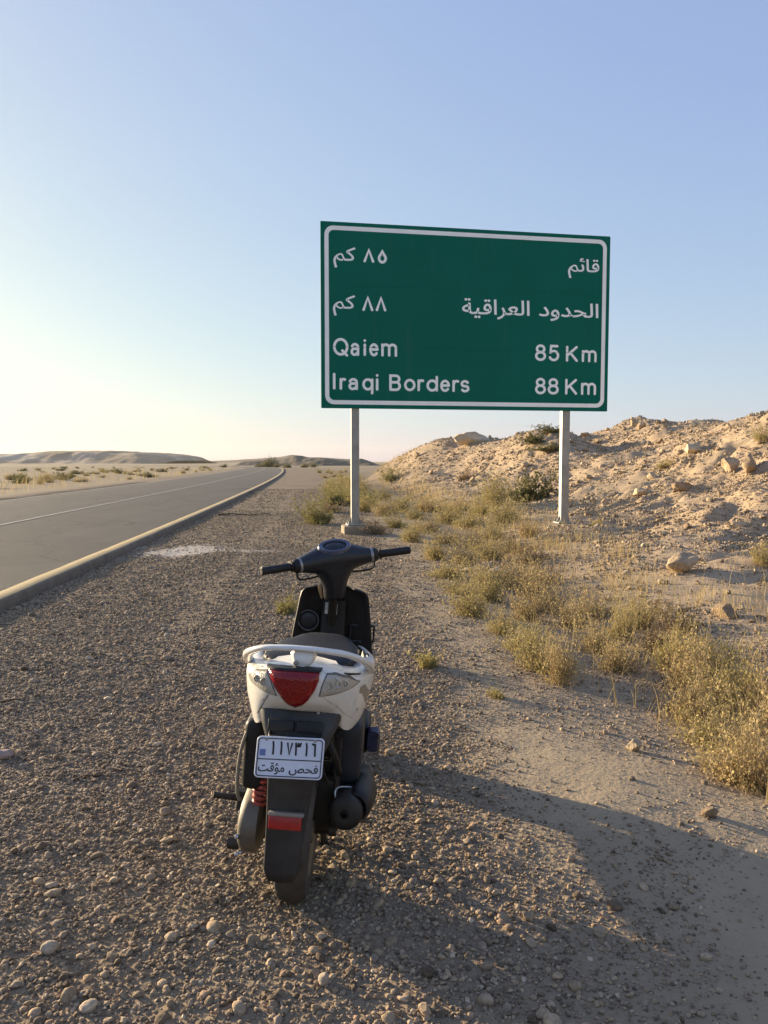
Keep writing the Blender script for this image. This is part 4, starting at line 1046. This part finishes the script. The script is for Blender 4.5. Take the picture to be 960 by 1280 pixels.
# ---- undertray and fender
def sqring(hw, y0, y1, z, n=24, e=.35, tilt=0):
    return [(hw * math.copysign(abs(math.cos(a)) ** e, math.cos(a)), (y0 + y1) / 2 + (y1 - y0) / 2 * math.copysign(abs(math.sin(a)) ** e, math.sin(a)), z + tilt * math.sin(a)) for a in [2 * math.pi * k / n for k in range(n)]]
MB().loft([sqring(.130, -.240, .02, .735), sqring(.130, -.258, .02, .700), sqring(.118, -.284, -.02, .665), sqring(.098, -.302, -.08, .625), sqring(.082, -.305, -.12, .585), sqring(.072, -.298, -.15, .565)]).build('undertray', FEN, sc, 45)
p0, p1 = loc(336, 897, -.292), loc(403, 919, -.302)
for k in range(2):
    xa = p0.x + (p1.x - p0.x) * (k * .52); xb = p0.x + (p1.x - p0.x) * (k * .52 + .47)
    MB().box(((xa + xb) / 2, -.293, (p0.z + p1.z) / 2 - .001), (xb - xa, .02, abs(p0.z - p1.z) * .9), .003, M=Matrix.Rotation(R(-18), 4, 'X')).build('recess_shade_panel', BLK, sc)  # slightly proud black panels, the shade of the recesses put into their colour
rows = []
for f in np.linspace(0, 1, 15):
    y = -.322 + .075 * f + .012 * math.sin(math.pi * f); z = .645 - .47 * f
    hw = float(np.interp(f, [0, .3, .6, .94, .985, 1], [.077, .069, .061, .054, .050, .040])); dp = float(np.interp(f, [0, .8, 1], [.030, .026, .012]))
    ox = -.004 - .020 * f
    rows.append([(q0 + ox, q1, q2) for q0, q1, q2 in [(-hw + .003, y + dp, z + .006), (-hw, y + dp * .5, z + .003), (-hw + .002, y + .004, z), (-hw + .007, y - .001, z)] + [(x * (hw - .012), y - .004 * (1 - x * x), z) for x in np.linspace(-.95, .95, 7)] + [(hw - .007, y - .001, z), (hw - .002, y + .004, z), (hw, y + dp * .5, z + .003), (hw - .003, y + dp, z + .006)]])
fen = MB().loft(rows, False, False).build('rear_fender', FEN, sc, 50); solid(fen, .004)
def fy(z): f = (.645 - z) / .47; return -.322 + .075 * f + .012 * math.sin(math.pi * min(max(f, 0), 1)) - .004
p0, p1 = loc(335.5, 1021, -.29), loc(376, 1039, -.28); zc_ = (p0.z + p1.z) / 2; xc_ = (p0.x + p1.x) / 2
TL = Matrix.Rotation(R(-9), 4, 'X')
MB().box((xc_, fy(zc_) - .005, zc_), (abs(p1.x - p0.x), .012, abs(p0.z - p1.z)), .003, M=TL).build('reflector', REFL, sc)
MB().box((xc_ + .002, fy(zc_ + .028) - .006, zc_ + .0285), (abs(p1.x - p0.x) + .008, .022, .011), .003, M=TL).build('reflector_ledge', plain('grey ledge', (.17, .16, .15), .5, dust=.3), sc)
# ---- number plate
pc = [loc(317, 971.5, -.372), loc(402, 975.5, -.372), loc(406, 924.5, -.346), loc(322, 919.5, -.346)]
PO, PU, PV = pc[0], pc[1] - pc[0], pc[3] - pc[0]; PN = PU.cross(PV).normalized()
if PN.y > 0: PN = -PN
def plate_uv(px, py):
    o = MI @ CP; d = MI.to_3x3() @ ray(px, py); q = o + d * ((PO - o).dot(PN) / d.dot(PN)) - PO
    a11, a12, a22 = PU.dot(PU), PU.dot(PV), PV.dot(PV); b1, b2 = q.dot(PU), q.dot(PV); D = a11 * a22 - a12 * a12
    return (b1 * a22 - b2 * a12) / D, (b2 * a11 - b1 * a12) / D
PW_, PH_ = PU.length, PV.length
def pp3(u, v, o=0): return PO + PU * u + PV * v + PN * o
def rr_uv(i, r): return [(x / PW_, z / PH_) for x, z in rrect(i, i, PW_ - i, PH_ - i, r, 4)]
plate = MB().loft([[pp3(u, v, o) for u, v in rr_uv(i, r)] for i, r, o in ((0, .012, -.003), (0, .012, .0005), (.001, .011, .0018), (.004, .009, .0018), (.005, .008, .0004))], True).build('number_plate', PLW, sc, 30)
rings = [[pp3(u, v, o) for u, v in rr_uv(i, r)] for i, r, o in ((.0042, .009, .0010), (.0042, .009, .0024), (.0066, .007, .0024), (.0066, .007, .0004))]
MB().loft(rings, False).build('plate_rim', PLB, plate, 0)
a_, b_ = plate_uv(320.5, 948), plate_uv(403.5, 951.8)
def strip_uv(u0, v0, u1, v1, h, name, m):
    MB().loft([[pp3(u0, v0 - h, o), pp3(u1, v1 - h, o), pp3(u1, v1 + h, o), pp3(u0, v0 + h, o)] for o in (.0002, .0016)]).build(name, m, plate, 0)
strip_uv(.035, a_[1], .965, b_[1], .011, 'divider', PLB)
q0, q1 = plate_uv(324.3, 944), plate_uv(332.3, 936.3)
MB().loft([[pp3(u, v, o) for u, v in ((q0[0], q0[1]), (q1[0], q0[1]), (q1[0], q1[1]), (q0[0], q1[1]))] for o in (.0002, .0012)]).build('blue_square', PLBL, plate, 0)
FAHS = ar(0xFED3, 0xFEA4, 0xFEBA); MUAQ = ar(0xFEE3, 0xFE86, 0xFED7, 0xFE96)
for gl, x0, x1, y0, y1 in (('aone', 339.8, 343.2, 926, 943.5), ('aone', 350, 353.2, 926.5, 943.8), ('aseven', 358, 366, 928, 944.4), ('athree', 368.3, 376.8, 928, 945), ('aone', 381.4, 384.8, 928.5, 945.6), ('asix', 389.2, 395.6, 929, 946.2)):
    xm, ym = (x0 + x1) / 2, (y0 + y1) / 2
    box = (plate_uv(x0, ym)[0] * PW_, plate_uv(x1, ym)[0] * PW_, plate_uv(xm, y1)[1] * PH_, plate_uv(xm, y0)[1] * PH_)
    stroke_mesh(gl, .0052, box, lambda x, y, o: pp3(x / PW_, y / PH_, .0004 + o), .0010, .0002).build('digit', PLB, plate, 0)
for txt, x0, x1, y0, y1, bd in ((FAHS, 361, 397.5, 956, 970, .014), (MUAQ, 322.6, 355.6, 953, 968, .014)):
    me, co = lettering(txt, 0, 0, 0, 0, bd); xm, ym = (x0 + x1) / 2, (y0 + y1) / 2
    u0 = plate_uv(x0, ym)[0]; u1 = plate_uv(x1, ym)[0]; v1 = plate_uv(xm, y0)[1]; v0 = plate_uv(xm, y1)[1]
    out = np.array([pp3(u0 + c[0] * (u1 - u0), v0 + c[1] * (v1 - v0), .0012) for c in co]); me.vertices.foreach_set('co', out.ravel()); me.update()
    me.materials.clear(); me.materials.append(PLB); link('lettering', me, plate)
for u_ in (.14, .86): MB().lathe([(.0042, .004), (.0042, -.0012), (.003, -.0022), (.001, -.0022)], pp3(u_, .93, .0005), 'Y', 12).build('screw', STL, plate)
MB().box(pp3(.5, .5, -.030), (PW_ * .5, .016, PH_ * .5), .004).build('plate_bracket', BLK, sc)
# ---- rear wheel
def wheel(c, name, st=lambda p: p):
    cx, cy, cz = c
    rim = MB().lathe([(.125, -.045), (.135, -.048), (.135, -.040), (.112, -.034), (.112, .034), (.135, .040), (.135, .048), (.125, .045), (.104, .036), (.104, -.036)], c, 'X', 48, closed=True)
    rim.lathe([(.001, -.05), (.035, -.05), (.04, -.03), (.04, .03), (.035, .05), (.001, .05)], c, 'X', 24)
    for k in range(3):
        a = 2 * math.pi * k / 3 + .4; d = Vector((0, math.cos(a), math.sin(a))); t = Vector((0, -math.sin(a), math.cos(a)))
        rim.loft([[Vector(c) + d * r_ + t * (w_ * math.cos(q)) + Vector((h_ * math.sin(q), 0, 0)) for q in [2 * math.pi * j / 8 for j in range(8)]] for r_, w_, h_ in ((.03, .026, .022), (.07, .018, .018), (.108, .024, .024))])
    tyre = MB(); n = 72; prof = [(.130, -.040), (.150, -.050), (.178, -.053), (.198, -.047), (.210, -.032), (.2145, -.014), (.2155, 0), (.2145, .014), (.210, .032), (.198, .047), (.178, .053), (.150, .050), (.130, .040), (.122, 0)]
    rings = []
    for q in range(n):
        a = 2 * math.pi * q / n; ring = []
        for j, (r_, x_) in enumerate(prof):
            g_ = .005 if (r_ > .19 and ((q + (2 if x_ > 0 else 0)) % 4 == 0)) else 0
            ring.append(Vector(c) + Vector((x_, (r_ - g_) * math.cos(a), (r_ - g_) * math.sin(a))))
        rings.append(ring)
    rings.append(rings[0]); tyre.loft(rings, False)
    for mb in (rim, tyre): mb.v = [tuple(st(Vector(p))) for p in mb.v]
    r_ = rim.build(name, ALU, sc, 40); tyre.build('tyre', RUB, r_, 25); return r_
wheel((0, 0, .2145), 'rear_wheel')
# ---- left side: shock, air box, belt cover, pegs
sx0 = loc(325, 985, -.035); SX, SZ = sx0.x, sx0.z
m = MB(); m.tube([(SX, -.035, .60), (SX, -.02, .24)], .009, 12); m.tube([(SX, -.03, SZ + .05), (SX, -.02, SZ - .10)], .014, 12)
m.lathe([(.020, -.012), (.020, .012)], (SX, -.018, .235), 'X', 14); sh = m.build('shock_absorber', STL, sc)
P = []
for k in range(8 * 16 + 1):
    a = 2 * math.pi * k / 16; f = k / (8 * 16); P.append((SX + .018 * math.cos(a), -.036 + .010 * f + .018 * math.sin(a), SZ + .10 - .155 * f))
MB().tube(P, .0065, 8).build('spring', SPR, sh)
m = MB(); rings = []
for x, g_ in ((-.120, -.036), (-.128, -.02), (-.165, -.02), (-.183, -.028), (-.191, -.044), (-.194, -.06)):
    ring = []
    for k in range(36):
        a = 2 * math.pi * k / 36; c_ = math.cos(a); s_ = math.sin(a); y0 = .0 if c_ < 0 else .46; rr_ = (.112 if c_ < 0 else .095) + g_
        ring.append((x, y0 + rr_ * c_, (.230 if c_ < 0 else .28) + rr_ * s_))
    rings.append(ring)
m.loft(rings); cv = m.build('belt_cover', ALU, sc, 40)
for k in range(7):
    a = 2 * math.pi * k / 7 + .3; MB().lathe([(.008, 0), (.008, -.010), (.004, -.012)], (-.183, .0 + .083 * math.cos(a) * (1 if math.cos(a) < 0 else .2), .205 + .083 * math.sin(a)), 'X', 8).build('bolt', STL, cv)
ab = MB().box((-.158, .085, .475), (.075, .30, .235), .03, 4); subsurf(ab.build('air_filter_box', BLK, sc, 50), 1)
MB().tube(smoothpath([(-.165, -.02, .60), (-.192, -.06, .52), (-.202, -.065, .43), (-.198, -.07, .36), (-.190, -.065, .33)]), .006, 10).build('lit_edge_strip', plain('sunlit edge', (.16, .145, .11), .7, dust=.4), sc)  # added beige strip: its colour stands for sunlight on the air box's edge
m = MB(); m.tube([(-.19, .09, .262), (-.225, .075, .272), (-.300, .055, .285)], [.012, .011, .010], 10); m.tube([(-.205, .085, .295), (-.212, .082, .235)], .017, 10); m.build('kick_starter', EXH, sc)
m = MB(); m.tube([(-.05, .20, .20), (-.14, .12, .12), (-.205, .02, .145)], [.013, .013, .011], 10); m.lathe([(.002, -.026), (.019, -.024), (.021, 0), (.019, .012), (.002, .014)], (-.208, .012, .147), 'X', 14)
m.tube([(.05, .26, .20), (.07, .30, .02), (.09, .30, .012)], .013, 10); m.tube([(-.10, .20, .14), (-.12, .26, .02)], .012, 10); m.build('centre_stand', EXH, sc)
# ---- right side: exhaust, engine shroud
e0 = loc(430.5, 1018, -.085); ax = Vector((.10, 1, -.10)).normalized()
def along(c0, axis, prof, n=28, sx=1.0):
    x = axis.cross(Vector((0, 0, 1))).normalized(); u_ = x.cross(axis)
    return [[c0 + axis * h + x * (r_ * math.cos(a) * sx) + u_ * (r_ * math.sin(a)) for a in [2 * math.pi * k / n for k in range(n)]] for r_, h in prof]
m = MB(); m.loft(along(e0, ax, [(.012, .02), (.013, -.006), (.018, -.008), (.040, -.003), (.050, .004), (.0545, .014), (.056, .03), (.056, .20), (.058, .21), (.058, .34), (.055, .37), (.03, .40), (.018, .42)]))
mu = m.build('muffler', EXH, sc, 35)
m = MB(); m.loft(along(e0 + ax * .0005, ax, [(.0125, .012), (.0125, -.012), (.0095, -.012), (.0095, .012)], 16), False); m.build('outlet_pipe', plain('soot', (.006, .006, .006), .9), mu)
m = MB(); c1 = e0 + Vector((.026, .03, .008)); x_ = ax.cross(Vector((0, 0, 1))).normalized(); u_ = x_.cross(ax); rings = []
for h in np.linspace(0, .24, 9):
    rr_ = .058 * (1 - .25 * (abs(h - .12) / .12) ** 4); rings.append([c1 + ax * h + x_ * (rr_ * math.cos(a)) + u_ * (rr_ * math.sin(a)) for a in np.linspace(R(-75), R(100), 15)])
solid(m.loft(rings, False, False).build('heat_shield', BLK, mu), .004)
m = MB(); m.tube(smoothpath([e0 + ax * .41, e0 + Vector((-.01, .52, .01)), e0 + Vector((-.07, .60, .06)), e0 + Vector((-.10, .55, .12))]), .014, 12); m.build('exhaust_pipe', EXH, mu)
MB().tube(smoothpath([loc(419.5, 1003, -.055), loc(419, 990, -.045), loc(423, 984.5, -.03), loc(436, 984, .0), loc(448, 987, .02)]), .0035, 8).build('heat_shield_bracket', STL, mu)
e = MB().box((.135, .17, .46), (.11, .26, .23), .04, 3); subsurf(e.build('engine_shroud', plain('blue grey shroud', (.014, .018, .026), .5, var=.3, dust=.05, spec=.3), sc, 50), 1)
m = MB(); m.box((.02, .20, .28), (.22, .34, .2), .03, 3)
for k in range(6): m.box((.075, .10 + k * .028, .345), (.16, .008, .14), .002)
m.build('engine', EXH, sc)
m = MB(); m.tube([(.112, -.03, .55), (.112, -.02, .24)], .010, 12); m.lathe([(.02, -.012), (.02, .012)], (.112, -.02, .235), 'X', 12); m.build('swing_arm_strut', EXH, sc)
m = MB(); m.tube(smoothpath([(.06, -.08, .58), (.10, -.10, .52), (.12, -.05, .44), (.10, .05, .40)]), .010, 8); m.tube(smoothpath([(.03, -.10, .57), (.06, -.12, .50), (.085, -.08, .42), (.11, 0, .39)]), .006, 8); m.build('cable', BLK, sc)
# ---- floor, side skirts, leg shield
m = MB(); m.box((0, .80, .285), (.36, .50, .055), .02, 3); m.box((0, .80, .262), (.20, .56, .05), .02, 2)
for k in range(6): m.box((-.11 + k * .044, .80, .3085), (.018, .40, .006), .002)
m.build('floorboard', BLK, sc)
q = loc(466, 925, .42)
for s_ in (-1, 1):
    xk = abs(q.x) * s_ if s_ > 0 else -.19
    rings = []
    for y, hw, hh, zc2 in ((.40, .020, .040, q.z), (.42, .027, .052, q.z), (.52, .028, .046, q.z - .035), (.66, .026, .035, q.z - .085), (.74, .012, .02, q.z - .10)):
        rings.append([(xk + hw * math.copysign(abs(math.cos(a)) ** .5, math.cos(a)), y, zc2 + hh * math.copysign(abs(math.sin(a)) ** .5, math.sin(a))) for a in [2 * math.pi * k / 20 for k in range(20)]])
    sk = MB().loft(rings).build('side_skirt', BLU, sc, 45)
    P = [(xk - .026 * s_ * -.0 + s_ * (.022), .397, q.z + .04), (xk + s_ * .026, .397, q.z), (xk + s_ * .020, .397, q.z - .042), (xk - s_ * .015, .40, q.z - .052)]
    MB().tube(smoothpath(P), .004, 8).build('skirt_trim', SIL, sk)
MB().box((.135, .54, q.z - .01), (.15, .20, .13), .03, 3).build('footrest_panel', BLK, sc, 50)
LS = [(.27, .160), (.34, .178), (.44, .188), (.55, .184), (.63, .177), (.69, .169), (.75, .160), (.80, .153), (.83, .146), (.846, .130), (.853, .09)]
def lsy(x, z, w_): return 1.085 - .13 * (z - .3) - .07 * abs(x / w_) ** 3 + .02 * (x / w_) ** 2
def lshield(dy, grow, name, m, flip):
    rows = []
    for z, hw in LS:
        if flip and z > .80: continue
        hw += grow; rows.append([(x * hw, lsy(x * hw, z, hw) + dy * (1 - .75 * abs(x) ** 6), z + (.012 * (1 - x * x) if z > .80 else 0)) for x in np.linspace(-1, 1, 21)])
    return MB().loft(rows, False, False).build(name, m, sc, 50)
ls = lshield(0, 0, 'leg_shield', BLK, 0); solid(ls, .008, 1)
fr = lshield(.085, -.012, 'front_cowl', W, 1); solid(fr, .006, 1)
c_ = loc(385.5, 775, 1.0); c_.y = lsy(c_.x, c_.z, .14) - .010
MB().lathe([(.001, -.004), (.030, -.004), (.034, -.002), (.040, .004), (.044, 0), (.047, .004), (.047, .02)], c_, 'Y', 36).build('filler_cap', GRY, ls, 30)
MB().lathe([(.0435, .002), (.0445, -.006), (.0475, -.006), (.0485, .002)], c_, 'Y', 40, closed=True).build('cap_ring', plain('dull grey ring', (.12, .13, .14), .35, metal=.3), ls, 30)
p0, p1 = loc(407, 752.5, .982), loc(421, 768, .982)
for (ax0, ax1, az0, az1) in ((0, 1, .0, .38), (0, .42, .40, 1), (.50, 1, .40, .92)):
    xa, xb = p0.x + (p1.x - p0.x) * ax0, p0.x + (p1.x - p0.x) * ax1; za, zb_ = p1.z + (p0.z - p1.z) * az0, p1.z + (p0.z - p1.z) * az1
    MB().box(((xa + xb) / 2, .9755, (za + zb_) / 2), (xb - xa, .003, zb_ - za), .001, 1).build('sticker', STK, ls, 0)
p0, p1 = loc(438, 783, .99), loc(466, 806, .98)
m = MB(); yk = lsy(p0.x, p0.z, .16) - .004
for f0, f1 in (((0, 0), (1, 0)), ((1, 0), (1, 1)), ((1, 1), (0, 1)), ((0, 1), (0, 0))): m.tube([(p0.x + (p1.x - p0.x) * f0[0], yk, p0.z + (p1.z - p0.z) * f0[1]), (p0.x + (p1.x - p0.x) * f1[0], yk, p0.z + (p1.z - p0.z) * f1[1])], .005, 8)
m.build('pocket_rim', GRY, ls)
# central tunnel below the neck
rings = []
for z, hw, y0, y1 in ((.30, .075, .92, 1.08), (.45, .070, .94, 1.08), (.60, .060, .95, 1.06), (.72, .058, .955, 1.05), (.80, .055, .955, 1.04)):
    rings.append(sqring(hw, y0 + .03, y1, z, 20, .5))
MB().loft(rings).build('steering_column_cover', BLK, sc, 50)
# ---- steering: everything below turns about the raked head axis
RAKE, STEER = R(24), R(24); AX0 = Vector((0, .885, .90)); UPH = Vector((0, 0, .022)); AXD = Vector((0, -math.sin(RAKE), math.cos(RAKE)))
RS = Matrix.Translation(AX0) @ Matrix.Rotation(STEER, 4, AXD) @ Matrix.Translation(-AX0)
def steer(mb): mb.v = [tuple(RS @ Vector(p)) for p in mb.v]; return mb
m = MB(); rings = []
for x, hy, hz, y, z in ((-.178, .026, .024, .835, .982), (-.165, .034, .031, .838, .982), (-.13, .045, .041, .850, .983), (-.09, .060, .053, .862, .985), (-.045, .072, .064, .872, .988), (0, .076, .068, .875, .990)):
    rings.append([(x, y + hy * math.cos(a), z + hz * math.sin(a)) for a in [2 * math.pi * k / 24 for k in range(24)]])
rings += [[(-p[0], p[1], p[2]) for p in r_] for r_ in rings[-2::-1]]
m.loft(rings)
rings = []
for z, hw, hd, y in ((.99, .105, .062, .868), (.965, .108, .060, .868), (.94, .094, .056, .869), (.915, .074, .052, .872), (.885, .058, .048, .882), (.86, .051, .045, .889), (.83, .048, .042, .900), (.80, .045, .038, .916)):
    rings.append([(hw * math.copysign(abs(math.cos(a)) ** .7, math.cos(a)), y + hd * math.copysign(abs(math.sin(a)) ** .7, math.sin(a)), z) for a in [2 * math.pi * k / 24 for k in range(24)]])
m.loft(rings[::-1])
m.v = [tuple(Vector(p) + UPH) for p in m.v]
hs = steer(m).build('headset', GRY, sc, 60)
md = hs.modifiers.new('r', 'REMESH'); md.mode = 'VOXEL'; md.voxel_size = .006; md.use_smooth_shade = True
md = hs.modifiers.new('s', 'SMOOTH'); md.factor = .5; md.iterations = 8
c_ = Vector((0, .836, 1.044)) + UPH; nn = Vector((0, -.50, .866)); ex = Vector((1, 0, 0)); ey = nn.cross(ex)
def oval(prof, n=40): return [[c_ + ex * (r_ * 1.0 * math.cos(a)) + ey * (r_ * .62 * math.sin(a)) + nn * h for a in [2 * math.pi * k / n for k in range(n)]] for r_, h in prof]
ga = steer(MB().loft(oval([(.074, -.02), (.074, .000), (.070, .005), (.060, .006), (.054, .003), (.054, -.004)]), False)).build('gauge_bezel', plain('blue grey bezel', (.070, .082, .125), .28, coat=.4, var=.2), hs, 40)
steer(MB().loft(oval([(.0545, -.004), (.001, -.0035)]), True)).build('gauge_glass', plain('gauge glass', (.012, .016, .028), .08, coat=1.0), ga, 40)
steer(MB().loft(oval([(.036, -.0030), (.036, -.0005), (.033, -.0005), (.033, -.0030)]), False)).build('gauge_ring', plain('gauge ring', (.16, .18, .22), .3), ga, 40)
MB_ = lambda: MB()
for s_ in (-1, 1):
    a0, a1 = Vector((s_ * .165, .835, .982)) + UPH, Vector((s_ * .335, .800, .985)) + UPH; d = (a1 - a0).normalized(); L = (a1 - a0).length
    g = [(.0165 + (.0012 if k % 2 else 0), .045 + (L - .05) * k / 24) for k in range(25)]
    m = MB(); m.loft(along(a0, d, [(.017, .035), (.026, .036), (.026, .041), (.017, .042)] + g + [(.018, L - .004), (.013, L), (.001, L)], 16)); gr = steer(m).build('grip', BLK, sc, 30)
    m = MB(); m.loft(along(a0, d, [(.024, -.02), (.030, -.015), (.031, .012), (.028, .022), (.020, .030)], 18)); steer(m).build('switch_housing', BLK, gr, 40)
    m = MB(); m.loft(along(a0, d, [(.0315, -.006), (.0325, -.004), (.0325, .004), (.0315, .006)], 18), False); steer(m).build('clamp_ring', SIL, gr, 40)
    m = MB(); m.tube(smoothpath([a0 + Vector((0, .03, -.005)), a0 + Vector((s_ * .03, .062, -.012)), a0 + Vector((s_ * .09, .066, -.016)), a0 + Vector((s_ * .165, .045, -.012))]), [.008] * 6 + [.0065] * 12 + [.008], 8, .7); steer(m).build('brake_lever', BLK, gr, 40)
    m = MB(); m.tube(smoothpath([a0 + Vector((s_ * .012, 0, -.015)), a0 + Vector((s_ * .004, .01, -.058)), a0 + Vector((-s_ * .04, .03, -.068)), a0 + Vector((-s_ * .09, .04, -.066))]), .0045, 8); steer(m).build('cable', BLK, gr, 40)
p = loc(400.5, 738, .93)
m = MB(); m.tube(smoothpath([p + Vector((-.004, .01, .022)), p + Vector((-.002, -.005, .006)), p + Vector((.006, -.01, -.015)), p + Vector((.010, -.012, -.034))]), [.006, .007, .007, .008, .008, .008, .008, .008, .008, .008, .008, .007, .007, .007, .006, .006, .005, .004, .003], 8, .35); m.build('key_strap', TAN, sc)
# front wheel, fork, fender
wheel((0, 1.235, .2145), 'front_wheel', lambda p: RS @ p)
m = MB()
for s_ in (-1, 1): m.tube([Vector((s_ * .075, 1.225, .2145)), Vector((s_ * .072, 1.10, .50)), Vector((s_ * .05, 1.03, .62))], [.018, .02, .02], 12)
m.tube([Vector((0, 1.04, .62)), AX0], .02, 12); m.tube([Vector((-.09, 1.235, .2145)), Vector((.09, 1.235, .2145))], .009, 10); steer(m).build('fork', EXH, sc)
rows = []
for a in np.linspace(R(20), R(150), 15): rows.append([(x * .065, 1.235 + (.245 - .03 * x * x) * math.cos(a), .2145 + (.245 - .03 * x * x) * math.sin(a)) for x in np.linspace(-1, 1, 9)])
solid(steer(MB().loft(rows, False, False)).build('front_fender', W, sc, 50), .004)

# ------------------------------------------------------------------ thin desert haze
hz = MB().box((0, 1300, 23), (5200, 2760, 56)).build('haze', None, None, 0)
hm = bpy.data.materials.new('haze'); hm.use_nodes = True; t = hm.node_tree; t.nodes.remove(t.nodes['Principled BSDF'])
pv = t.nodes.new('ShaderNodeVolumePrincipled'); pv.inputs['Color'].default_value = (.96, .90, .80, 1); pv.inputs['Density'].default_value = .00010; pv.inputs['Anisotropy'].default_value = .3
t.links.new(pv.outputs[0], t.nodes['Material Output'].inputs['Volume']); hz.data.materials.append(hm); hz['kind'] = 'stuff'
